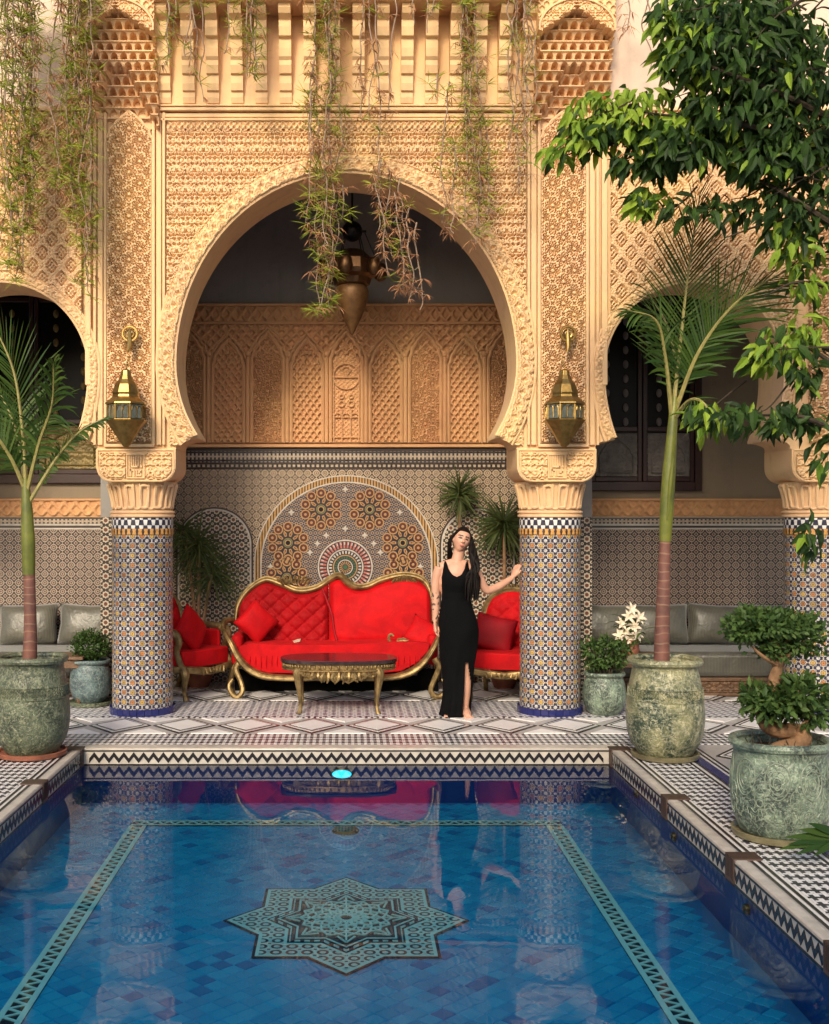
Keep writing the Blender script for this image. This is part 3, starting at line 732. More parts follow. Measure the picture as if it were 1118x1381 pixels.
# alfiz field of arabesque carving above the great arch
relief('carved_arabesque', M_ST, FAC, -1.56, 1.56, fz(545), fz(176), YF + .020, .046, ph2(T_ARAB, .155, .175), .0056, lambda A, B: ~in_arch(A, B, .155))
relief('carved_border', M_ST, FAC, -1.56, 1.56, fz(174), fz(164), YF + .016, .03, ph(T_LAT, .05, .065), .008)
# moulded frames
def frame_tube(name, pts, r, parent, mat=M_ST, n=6, flat=1.0, closed=False, y=None):
    mb = MB(); mb.tube([(p[0], (YF if y is None else y), p[1]) for p in pts], r, n, flat=flat, closed=closed, up=(0, 1, 0)); return mb.build(name, mat, parent)
for s in (-1, 1):
    for (xa, xb, ya) in ((1.575, 1.60, -.012), (1.61, 1.655, .0), (1.665, 1.69, -.012), (2.085, 2.11, -.012), (2.12, 2.165, .002), (2.175, 2.20, -.012), (2.22, 2.27, -.02)):
        a, b_ = sorted((s * xa, s * xb)); mb = MB(); mb.box((a, YF + ya, ZIMP + .03 if xa < 2.2 else 2.9), (b_, YF + .03, fz(150) - .006 if abs(xa) < 1.69 else 5.27)); mb.build('moulding', M_ST, FAC, bevel=.006)
for (za, zb_, ya) in ((fz(163), fz(159.5), -.012), (fz(158), fz(152), .0), (fz(150.5), fz(146), -.035), (fz(145.5), fz(143), -.05)):
    mb = MB(); mb.box((-1.62, YF + ya, za), (1.62, YF + .03, zb_)); mb.build('moulding', M_ST, FAC, bevel=.006)
# archivolt with scale carving
def archivolt(k, w, y, per, depth):
    pts = arch_pts(k, 0, 400); L = [0]
    for a, b_ in zip(pts[:-1], pts[1:]): L.append(L[-1] + math.hypot(b_[0] - a[0], b_[1] - a[1]))
    L = np.array(L); tot = L[-1]; ns = int(tot / .0085); s_ = np.linspace(0, tot, ns); px = np.interp(s_, L, [p[0] for p in pts]); pz = np.interp(s_, L, [p[1] for p in pts])
    tx = np.gradient(px); tz = np.gradient(pz); ln = np.hypot(tx, tz); nx_, nz_ = -tz / ln, tx / ln
    nt_ = max(6, int(w / .0075)); t = np.linspace(0, w, nt_); n_cell = round(tot / per)
    S, Tt = np.meshgrid(s_, t); h = sample(T_SCAL, S / tot * n_cell, np.clip(Tt / w * .98 / (w / per) * (w / per), 0, .99))
    edge = np.clip(np.minimum(Tt, w - Tt) / .012, 0, 1); Y = y - .010 * edge - depth * h * edge
    V = np.stack([px[None, :] + nx_[None, :] * Tt, Y, pz[None, :] + nz_[None, :] * Tt], -1)
    grid_mesh('archivolt', M_ST, np.ones(1), None, None) if False else grid_mesh('archivolt', V, np.ones((nt_ - 1, ns - 1), bool), M_ST, FAC)
    e = arch_pts(k, 0, 90); frame_tube('arch_bead', [(p[0], p[1]) for p in e], .014, FAC, y=y - .002)
    q = [(a, b_) for a, b_ in zip((px + nx_ * (w + .008))[::6], (pz + nz_ * (w + .008))[::6])]; frame_tube('arch_bead', q, .013, FAC, y=y - .004)
archivolt(0, .150, YF + .002, .105, .036); archivolt(1, .085, YF + .006, .07, .022); archivolt(-1, .085, YF + .006, .07, .022)
# pilaster strips of star lattice, with a lobed head
def lobed(xc, hw, z0, z1, hz):
    pts = [(xc - hw, z0)]
    for i in range(1, 25):
        t = i / 25; pts.append((xc - hw * (1 - t ** 1.7) * (1 - .09 * abs(math.sin(t * 3 * math.pi))), z1 - hz + hz * t))
    pts = [(xc - hw, z0), (xc - hw, z1 - hz)] + pts[1:] + [(xc, z1)]
    return pts + [(2 * xc - p[0], p[1]) for p in pts[-2::-1]]
for s in (-1, 1):
    xc = s * 1.89; lp = lobed(xc, .205, ZIMP + .05, fz(150), .24); zs = np.array([p[1] for p in lp[1:len(lp) // 2 + 1]]); hw_ = np.array([xc - p[0] for p in lp[1:len(lp) // 2 + 1]])
    relief('carved_star_lattice', M_ST, FAC, xc - .19, xc + .19, ZIMP + .06, fz(152), YF + .026, .038, lambda A, B, xc=xc: sample(T_STAR, (A - xc) / .188, B / .190), .0044,
           lambda A, B, xc=xc, zs=zs, hw_=hw_: np.abs(A - xc) < np.interp(B, zs, hw_, left=.2) - .004)
    frame_tube('panel_frame', lp, .013, FAC, y=YF + .004, closed=True)
    lp2 = lobed(xc, .185, ZIMP + .07, fz(156), .23); frame_tube('panel_frame', lp2, .006, FAC, y=YF + .004, closed=True)
    # lower part of the pier between the strip and the impost, and the spurs beside the arch feet
    mb = MB(); mb.box((xc - .22, YF - .014, ZIMP + .012), (xc + .22, YF + .03, ZIMP + .04)); mb.build('moulding', M_ST, FAC, bevel=.006)
    relief('carved_spur', M_ST, FAC, s * 1.83 - .5, s * 1.83 + .5, ZIMP + .03, fz(560), YF + .021, .02, ph(T_ARAB, .16, .16), .007,
           lambda A, B, s=s: ~in_arch(A, B, .03) & (np.abs(A - s * 1.89) > .25) & ((np.abs(A - s * 1.83) < .34 + .1 * (B - ZIMP) / .1)) & (np.abs(A - s * 1.61) > .07) & (np.abs(np.abs(A) - 2.16) > .085))
# side bays of lozenge carving with a plain wall above
relief('carved_lozenges', M_ST, FAC, 2.30, 4.9, ZIMP + .15, fz(152), YF + .020, .046, ph(T_DIA, .165, .225), .0072, lambda A, B: ~in_arch(A, B, .15) & (np.abs(A - 4.22) > .30))
relief('carved_lozenges', M_ST, FAC, -3.9, -2.30, ZIMP + .15, fz(152), YF + .020, .046, ph(T_DIA, .165, .225), .0072, lambda A, B: ~in_arch(A, B, .15))
relief('carved_star_lattice', M_ST, FAC, 4.03, 4.41, ZIMP + .06, fz(152), YF + .030, .055, lambda A, B: sample(T_STAR, (A - 4.22) / .19, B / .195), .007)
for s in (-1, 1):
    a, b_ = sorted((s * 2.30, s * 6.5)); 
    mb = MB(); mb.box((a, YF - .03, fz(150.5)), (b_, YF + .03, fz(145))); mb.build('moulding', M_ST, FAC, bevel=.008)
    mb = MB(); mb.box((a, YF + .008, fz(144.5)), (b_, YF + .03, ZTOP - .01)); mb.build('plain_wall_panel', M_PL, FAC)
# bracket frieze under the eaves
ZF0, ZF1 = fz(141), fz(22)
mb = MB(); mb.box((-1.66, YF + .0, ZF0 - .012), (1.66, YF + .03, ZTOP - .02)); mb.build('frieze_ground', M_ST, FAC)
mb = MB(); mb.box((-1.66, YF - .34, ZF1), (1.66, YF + .0, ZF1 + .10)); mb.box((-1.66, YF - .42, ZF1 + .102), (1.66, YF, ZF1 + .22)); mb.build('eaves_slab', M_ST, FAC, bevel=.01)
prof = [(0, 0), (.02, .005), (.035, .05), (.03, .10), (.055, .105), (.07, .16), (.062, .235), (.09, .24), (.115, .30), (.105, .345), (.13, .37), (.14, .44), (.135, .52), (.175, .53), (.19, .60), (.185, .66), (.25, .69), (.28, .73), (.28, ZF1 - ZF0 - .001)]
def bracket_mesh():
    mb = MB(); n = len(prof); w = .052; sc_ = (ZF1 - ZF0 - .001) / prof[-1][1]
    vs = [(-w, -p[0], p[1] * sc_) for p in prof] + [(w, -p[0], p[1] * sc_) for p in prof]; fs = [(i, i + n, i + 1 + n, i + 1) for i in range(n - 1)]
    b_ = len(vs); vs += [(-w, .01, p[1] * sc_) for p in prof] + [(w, .01, p[1] * sc_) for p in prof]
    fs += [(b_ + i, i, i + 1, b_ + i + 1) for i in range(n - 1)] + [(i + n, b_ + n + i, b_ + n + i + 1, i + n + 1) for i in range(n - 1)]
    mb.add(vs, fs); o = mb.build('bracket', M_ST, smooth=False); me = o.data; bpy.data.objects.remove(o); return me
BM = bracket_mesh()
for i in range(16): inst('bracket', BM, FAC, (-1.575 + i * .21, YF, ZF0))
# stalactite (muqarnas) corbels at the heads of the pilasters
def muq(xc, s):
    x0, x1, z0, z1 = xc - .325, xc + .325, fz(176), fz(-20)
    res = .0048; nx = int((x1 - x0) / res) + 1; nz = int((z1 - z0) / res) + 1; A, B = np.meshgrid(np.linspace(x0, x1, nx), np.linspace(z0, z1, nz))
    u = (A - xc) / .325; py = PY0 - (B - EYE) * 155
    rows = (172 - py) / 13.2; k = np.floor(rows); f = rows - k
    cw = 2 / 8.0; cu = (u + (k % 2) * cw / 2) / cw; cf = cu - np.floor(cu) - .5
    base = .03 + .27 * np.clip((172 - py) / 150, 0, 1)
    tier = .040 * np.clip((f - .05) / .8, 0, 1) + .016 * (f > .86)                      # each tier leans out, then steps back
    hw = .37 * np.sqrt(np.clip(1 - np.clip((f - .34) / .46, 0, 1) ** 2, 0, 1)); niche = np.clip((hw - np.abs(cf)) / .10, 0, 1) * (f > .08) * (f < .84)
    ridge = np.clip(1 - np.abs(np.abs(cf) - .16) / .05, 0, 1) * (f < .6) * .035
    d = base + tier - .085 * niche * (1 - (cf / .5) ** 2) + ridge * niche
    # hollow under the lower hood and under the scalloped upper arch
    lo = np.clip((.26 + (py - 105) / 62 * .62 - np.abs(u)) / .06, 0, 1) * (py > 100 + 0 * u) * np.clip((py - 100) / 6, 0, 1)
    up_w = np.interp(py, [24, 34, 40, 48, 56, 64], [.02, .10, .34, .52, .78, .99])
    sc_ = up_w + .05 * np.sin(py * 1.3)
    upm = np.clip((sc_ - np.abs(u)) / .05, 0, 1) * np.clip((py - 23) / 3, 0, 1) * np.clip((98 - py) / 30, 0, 1)
    d = d - .10 * lo - .085 * upm
    top = py < 62
    flat = .305 + .02 * sample(T_LAT, A / .075, B / .075) * ((u ** 2 + ((60 - py) / 40) ** 2 > 1.05)) + .016 * sample(T_ARAB, A / .15, B / .15) * (((u ** 2 + ((60 - py) / 40) ** 2) <= .92))
    rim = np.abs(np.sqrt(u ** 2 + ((60 - py) / 40) ** 2) - .99) < .035
    flat = np.where(rim, .335, flat)
    d = np.where(top & (upm < .5), flat, d); 
    V = np.stack([A, YF - d, B], -1); o = grid_mesh('muqarnas', V, np.ones((nz - 1, nx - 1), bool), M_ST, FAC, kind=None, smooth=False); o['kind'] = 'stuff'
    for sx, j in ((-1, 0), (1, nx - 1)):                              # its two flanks
        mb = MB(); col = V[::6, j]; b_ = len(mb.v); n = len(col)
        mb.add([tuple(p) for p in col] + [(p[0], YF + .01, p[2]) for p in col], [((i, i + 1, n + i + 1, n + i) if sx > 0 else (i, n + i, n + i + 1, i + 1)) for i in range(n - 1)])
        mb.build('muqarnas_flank', M_ST, FAC, smooth=False)
    mb = MB(); mb.box((x0, YF - .37, z1 + .001), (x1, YF, z1 + .3)); mb.build('corbel_block', M_ST, FAC)
muq(-1.945, -1); muq(1.945, 1)

CW = thing('sky_blocking_wall', 'unseen plain wall behind the viewer, added to block low sky light', 'wall', (0, -6.2, 0))
mb = MB(); mb.box((-8, -6.4, 0), (8, -6.0, 6.0)); mb.build('wall', M_PL, CW)  # added out of view to keep low sky light off the alcove
# ================================================================ COLUMNS
def kufic(mb, x0, z0, w, h, y):
    n = [(0, 0, .08, 1), (.16, .5, .24, 1), (.32, .5, .40, 1), (.48, .5, .56, 1), (.16, .42, .72, .5), (.66, .42, .74, 1), (.84, .5, .92, 1), (.84, .42, 1, .5), (.12, 0, .2, .34), (.12, .26, .44, .34), (.36, .0, .44, .26), (.52, 0, .60, .34), (.60, 0, .92, .08), (.68, .16, .92, .24), (.84, .08, .92, .34)]
    for a, b_, c, d in n: mb.box((x0 + a * w, y, z0 + b_ * h), (x0 + c * w, y + .012, z0 + d * h))
def column(xc, label):
    yc = 10.33; t = thing('column', label, 'column', (xc, yc, 0), 'tiled columns of the arcade'); r = .270
    mb = MB(); mb.lathe([(r, .062), (r, 1.595)], (xc, yc, 0), 64, capb=False, capt=False); mb.build('shaft', M_ZC, t)
    mb = MB(); nb = 28
    for k in range(nb):
        a0, a1 = 2 * math.pi * (k + .03) / nb, 2 * math.pi * (k + .97) / nb
        q = [(xc + rr * math.cos(a), yc + rr * math.sin(a)) for rr, a in ((r + .022, a0), (r + .022, a1), (r - .03, a1), (r - .03, a0))]
        mb.slab(q, 0.0, .064)
    mb.build('base', M_NV, t, smooth=False)
    mb = MB(); mb.lathe([(r + .001, 1.595), (r + .008, 1.60), (r + .008, 1.645), (r + .001, 1.65)], (xc, yc, 0), 64, capb=False, capt=False); mb.build('bead_band', M_BE, t)
    mb = MB(); mb.lathe([(r + .002, 1.65), (r + .002, 1.748)], (xc, yc, 0), 64, capb=False, capt=False); mb.build('battlement_band', M_BT, t)
    mb = MB(); mb.lathe([(r + .004, 1.748), (r + .018, 1.755), (r + .018, 1.772), (r + .006, 1.776), (r + .006, 1.782), (r + .02, 1.79), (r + .02, 1.802), (r, 1.81)], (xc, yc, 0), 64, capb=False, capt=False); mb.build('necking', M_ST, t)
    flare = lambda z: r - .015 + .055 * max(0, (z - 1.81) / .25) ** 2.2
    mb = MB(); mb.lathe([(flare(z), z) for z in [1.80 + i * .026 for i in range(11)]], (xc, yc, 0), 64); mb.build('capital', M_ST, t)
    mb = MB(); nf = 14
    for k in range(nf):
        for q, (zl, zh) in enumerate(((1.835, 2.03),)):
            a = 2 * math.pi * k / nf; hw = math.pi / nf * .52; loop = []
            for i in range(28):
                th = 2 * math.pi * i / 28; da = hw * math.cos(th); zz = (zl + zh) / 2 + ((zh - zl) / 2 - .02) * (1 if math.sin(th) > 0 else -1) * min(1, abs(math.sin(th)) * 3) + .02 * math.sin(th)
                rr = flare(zz) + .010; loop.append((xc + rr * math.cos(a + da), yc + rr * math.sin(a + da), zz))
            mb.tube(loop, .0145, 6, closed=True)
            a2 = a + math.pi / nf; loop = []
            for i in range(17):
                th = math.pi + math.pi * i / 16; da = hw * .8 * math.cos(th); zz = 1.845 + .022 * math.sin(th) + (0 if 0 < i < 16 else .20)
                rr = flare(zz) + .006; loop.append((xc + rr * math.cos(a2 + da), yc + rr * math.sin(a2 + da), zz))
            mb.tube(loop, .010, 6)
    mb.build('capital_loops', M_ST, t)
    # impost block with rounded shoulders and a carved front
    w, z0, z1 = .345, fz(650), ZIMP - .002; pts = [(xc - w, z1), (xc - w, z0 + .14)] + [(xc - w + .13 * (1 - math.cos(a)), z0 + .14 - .14 * math.sin(a)) for a in [math.pi / 2 * i / 8 for i in range(1, 9)]]
    pts += [(2 * xc - p[0], p[1]) for p in pts[::-1]]; mb = MB(); mb.prism(pts, YF - .005, YBK + .005); imp = mb.build('impost', M_ST, t, angle=30)
    frame = [(xc + (p[0] - xc) * .955, z0 + .010 + (p[1] - z0) * .93) for p in pts]; mb = MB(); mb.tube([(p[0], YF - .008, p[1]) for p in frame], .010, 6, closed=True, up=(0, 1, 0)); mb.build('impost_frame', M_ST, imp)
    relief('impost_carving', M_ST, imp, xc - .31, xc + .31, z0 + .025, z1 - .035, YF - .004, .028, ph(T_ARAB, .20, .19), .006,
           lambda A, B: (np.abs(A - xc) > .085) & (np.abs(A - xc) < .315 - .11 * np.clip((z0 + .13 - B) / .13, 0, 1) ** 2))
    mb = MB()
    for (a, b_, c, d) in ((-.08, 0, -.07, 1), (.07, 0, .08, 1), (-.07, 0, .07, .05), (-.07, .95, .07, 1)): mb.box((xc + a, YF - .026, z0 + .03 + b_ * .215), (xc + c, YF, z0 + .03 + d * .215))
    kufic(mb, xc - .06, z0 + .05, .12, .18, YF - .024); mb.build('kufic_panel', M_ST, imp, smooth=False)
    return t
column(-1.83, 'patterned tile column between the clipped boxwood and the armchair at the tufted sofa end')
column(1.83, 'patterned tile column that the woman in black rests her hand on')
column(4.22, 'patterned tile column half hidden behind the bonsai and tree leaves')

# ================================================================ WALLS BEHIND
YB = 12.1
def wpx(px): return (px - PX0) * YB / FPX
def wpz(py): return EYE - (py - PY0) * YB / FPX
NW = thing('niche_back_wall', 'back wall behind the red sofa with carved stucco panels above mosaic tile', 'wall', (0, YB, 0))
NX = 2.15
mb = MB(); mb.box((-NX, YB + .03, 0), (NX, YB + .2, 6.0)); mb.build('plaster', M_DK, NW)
zt = wpz(604)
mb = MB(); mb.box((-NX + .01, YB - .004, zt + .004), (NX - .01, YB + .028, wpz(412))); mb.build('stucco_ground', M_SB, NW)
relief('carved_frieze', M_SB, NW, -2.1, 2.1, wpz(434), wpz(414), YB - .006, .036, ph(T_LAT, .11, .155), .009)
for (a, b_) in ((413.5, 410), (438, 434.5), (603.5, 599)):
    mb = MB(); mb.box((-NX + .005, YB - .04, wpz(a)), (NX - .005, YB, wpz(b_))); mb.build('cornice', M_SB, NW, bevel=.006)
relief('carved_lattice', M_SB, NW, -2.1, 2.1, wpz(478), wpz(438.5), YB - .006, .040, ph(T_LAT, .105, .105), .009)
for i in range(-4, 5):
    xc = i * .4135; tall = (i % 2 == 0); zt2 = wpz(449 if tall else 458); z0 = wpz(597); hw = .165
    lp = lobed(xc, hw, z0, zt2, .27); zs = np.array([p[1] for p in lp[1:len(lp) // 2 + 1]]); hws = np.array([xc - p[0] for p in lp[1:len(lp) // 2 + 1]])
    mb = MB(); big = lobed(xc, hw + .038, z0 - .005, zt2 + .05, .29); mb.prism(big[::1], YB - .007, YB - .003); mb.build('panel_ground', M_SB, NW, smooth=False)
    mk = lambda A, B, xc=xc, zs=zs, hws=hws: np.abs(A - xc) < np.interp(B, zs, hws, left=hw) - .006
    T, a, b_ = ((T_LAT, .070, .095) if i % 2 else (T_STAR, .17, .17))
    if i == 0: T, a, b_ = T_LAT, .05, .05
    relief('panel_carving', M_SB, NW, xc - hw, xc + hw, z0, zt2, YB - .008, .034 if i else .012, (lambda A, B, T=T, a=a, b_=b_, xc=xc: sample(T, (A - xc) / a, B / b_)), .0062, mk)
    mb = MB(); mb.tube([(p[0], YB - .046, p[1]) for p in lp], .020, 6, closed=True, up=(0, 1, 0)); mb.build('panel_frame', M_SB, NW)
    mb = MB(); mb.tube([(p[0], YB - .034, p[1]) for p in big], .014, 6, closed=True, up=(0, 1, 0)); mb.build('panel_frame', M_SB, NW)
    if i == 0:
        mb = MB(); yy = YB - .034
        def st(pts, r=.008): mb.tube([(xc + p[0], yy, p[1]) for p in pts], r, 6, up=(0, 1, 0))
        zc = wpz(508); st(circ(0, zc, .135, 24)); st(circ(0, wpz(482), .10, 20, 0, math.pi)); st([(0, wpz(462)), (0, wpz(472))]); st(circ(0, zc + .05, .05, 14, .3, 2.8))
        for q in (-1, -.5, 0, .5, 1): st([(0, zc), (q * .05, zc + .07)], .006)
        st([(-.15, zc - .01), (.15, zc - .01)]); st([(-.15, wpz(563)), (.15, wpz(563))]); st([(-.15, wpz(590)), (.15, wpz(590))])
        for q in (-.13, -.045, .045, .13): st([(q, wpz(563)), (q, wpz(596))])
        for q in (-.09, 0, .09): st(circ(q, wpz(563), .043, 10, 0, math.pi), .006)
        for q in (-.05, .05): st(circ(q, wpz(545), .03, 12)); st(circ(q, wpz(535), .022, 12)); st([(q, wpz(552)), (q, wpz(562))], .012)
        for s in (-1, 1): st([(s * .135, zc), (s * .135, wpz(590))])
        mb.build('tracery', M_SB, NW)
for i in range(-5, 6):
    xc = (i + .5) * .4135
    if abs(xc) < 2.05:
        mb = MB(); mb.tube([(xc, YB - .05, wpz(597)), (xc, YB - .05, wpz(483))], .022, 8); mb.ell((xc, YB - .036, wpz(478)), (.034, .02, .034)); mb.build('colonnette', M_SB, NW)
# mosaic wainscot
mb = MB(); mb.box((-NX + .002, YB - .006, 0), (NX - .002, YB + .029, wpz(633))); mb.build('mosaic_field', M_ZF, NW)
for (a, b_, mt, pr) in ((633, 630.5, M_BN, .012), (630, 626.5, M_DW, .010), (626, 624, M_BN, .013), (623.5, 608.5, M_WK, .009), (608, 605.5, M_BN, .014)):
    mb = MB(); mb.box((-NX + .003, YB - pr, wpz(a)), (NX - .003, YB + .028, wpz(b_))); mb.build('mosaic_band', mt, NW, smooth=False)
def arch_path(xc, hw, zc, h, z0, n=40): return [(xc - hw, z0)] + [(xc - hw * math.cos(math.pi * i / n), zc + h * math.sin(math.pi * i / n)) for i in range(n + 1)] + [(xc + hw, z0)]
def flat_ring(mb, outer, inner, y0, y1):
    n = len(outer)
    for i in range(n - 1): mb.prism([outer[i], outer[i + 1], inner[i + 1], inner[i]], y0, y1)
def mosaic_arch(xc, hw, zc, h, fill, rings):
    p = arch_path(xc, hw, zc, h, .02); mb = MB(); mb.prism(p, YB - .012, YB + .0); panel = mb.build('mosaic_panel', fill, NW, smooth=False)
    for (g0, g1, mt, y) in rings:
        mb = MB(); flat_ring(mb, arch_path(xc, hw + g1, zc, h + g1, .02), arch_path(xc, hw + g0, zc, h + g0, .02), YB - y, YB); mb.build('arch_border', mt, panel, smooth=False)
    return panel
for s in (-1, 1):
    mosaic_arch(s * 1.385, .375, wpz(735), .37, M_ZA, ((-.006, .012, M_CP, .016), (.013, .030, M_BN, .018)))
FP = mosaic_arch(0, .90, wpz(762), wpz(650) - wpz(762), M_ZP, ((-.010, .004, M_CP, .020), (.004, .060, M_AM, .018), (.060, .072, M_CP, .021)))
def mesh_of(mb, name, mats, smooth=False):
    o = mb.build(name, mats, smooth=smooth); me = o.data; bpy.data.objects.remove(o); return me
# rosettes: a round mosaic board with ten petals, each a piece of its own
mb = MB(); ring = lambda r, n, a0=0: [(r * math.cos(a0 + 2 * math.pi * k / n), r * math.sin(a0 + 2 * math.pi * k / n)) for k in range(n)]
def pring(mb, r0, r1, n, y, cx=0, cz=0, a0=0):
    o_, i_ = ring(r1, n, a0), ring(r0, n, a0)
    for k in range(n):
        j = (k + 1) % n; mb.prism([(cx + o_[k][0], cz + o_[k][1]), (cx + o_[j][0], cz + o_[j][1]), (cx + i_[j][0], cz + i_[j][1]), (cx + i_[k][0], cz + i_[k][1])], y, y + .004)
mb.cur = 0; pring(mb, .034, .046, 10, -.004)
mb.cur = 1; mb.prism(ring(.034, 10), -.003, .002); mb.cur = 0; mb.prism(ring(.014, 8), -.006, -.001); mb.cur = 2; pring(mb, .02, .028, 8, -.005)
PET = mesh_of(mb, 'rosette_petal', [M_OR, M_MA, M_BN])
mb = MB(); mb.cur = 0; mb.prism([(-.012, -.034), (.012, -.034), (.017, .0), (.0, .035), (-.017, .0)], -.004, .002); mb.cur = 1; mb.prism([(-.006, -.020), (.006, -.020), (.0, .02)], -.007, -.001)
SPK = mesh_of(mb, 'rosette_spoke', [M_OR, M_MA])
mb = MB(); mb.cur = 0; mb.prism(ring(.050, 20), -.003, .002); mb.cur = 1; pring(mb, .036, .046, 20, -.006); mb.cur = 2; mb.prism(ring(.024, 12), -.008, -.002)
CEN = mesh_of(mb, 'rosette_centre', [M_OR, M_GN, M_BK])
RB = simple('rosette_ground', (.022, .016, .024), .3, 0, .3, 30, .1)
def rosette(px, py):
    c = Vector((wpx(px), YB - .012, wpz(py))); mb = MB(); mb.prism([(c.x + p[0], c.z + p[1]) for p in ring(.20, 30)], YB - .016, YB - .006); r_ = mb.build('rosette', RB, FP, smooth=False)
    for k in range(10):
        a = 2 * math.pi * (k + .5) / 10; inst('rosette_petal', PET, r_, c + Vector((.172 * math.cos(a), -.005, .172 * math.sin(a))), rot=(0, -a, 0), sc=(1.15, 1, 1.15))
        b_ = 2 * math.pi * k / 10; inst('rosette_spoke', SPK, r_, c + Vector((.102 * math.cos(b_), -.006, .102 * math.sin(b_))), rot=(0, math.pi / 2 - b_, 0))
    inst('rosette_centre', CEN, r_, c + Vector((0, -.006, 0)))
for p in ((433, 687), (498.5, 687), (388.5, 732), (543, 732), (387, 779), (544, 779)): rosette(*p)
mb = MB(); mb.prism([(p[0] + wpx(465.6), p[1] + wpz(764.7)) for p in ring(.295, 48)], YB - .020, YB - .004); MED = mb.build('medallion', RB, FP, smooth=False)
cx_, cz_ = wpx(465.6), wpz(764.7)
def wedge_ring(r0, r1, n, y, m1, gap=.0, name='medallion_ring', keep=1.0):
    mb = MB()
    for k in range(n):
        a0 = 2 * math.pi * k / n; a1 = a0 + 2 * math.pi / n * keep
        mb.prism([(cx_ + r1 * math.cos(a0), cz_ + r1 * math.sin(a0)), (cx_ + r1 * math.cos(a1), cz_ + r1 * math.sin(a1)), (cx_ + r0 * math.cos(a1), cz_ + r0 * math.sin(a1)), (cx_ + r0 * math.cos(a0), cz_ + r0 * math.sin(a0))], y, y + .004)
    mb.build(name, m1, MED, smooth=False)
y0 = YB - .024
wedge_ring(.275, .290, 60, y0, M_CP); wedge_ring(.20, .268, 40, y0, M_PK, keep=.55); wedge_ring(.235, .262, 40, y0 - .004, M_CP, keep=.3); wedge_ring(.178, .192, 60, y0, M_CP); wedge_ring(.140, .170, 30, y0, M_CP, keep=.5)
wedge_ring(.118, .130, 40, y0, M_OR); wedge_ring(.088, .112, 24, y0, M_GN, keep=.6); wedge_ring(.070, .080, 30, y0, M_CP); wedge_ring(.03, .062, 16, y0, M_OR, keep=.5); wedge_ring(.0, .022, 12, y0 - .002, M_GN)
mb = MB()
mb.prism([(0, .05), (.016, .016), (.05, 0), (.016, -.016), (0, -.05), (-.016, -.016), (-.05, 0), (-.016, .016)], -.004, .003); mb.prism(ring(.020, 8), -.007, -.001); FLW = mesh_of(mb, 'star_tile', M_CP)
for p in ((465.6, 660), (393, 691), (539, 691), (365, 764), (567, 764), (465.6, 713), (418, 745), (513, 745), (440, 722), (492, 722), (428, 733), (504, 733)): inst('star_tile', FLW, FP, (wpx(p[0]), YB - .016, wpz(p[1])), sc=(.72, 1, .72))
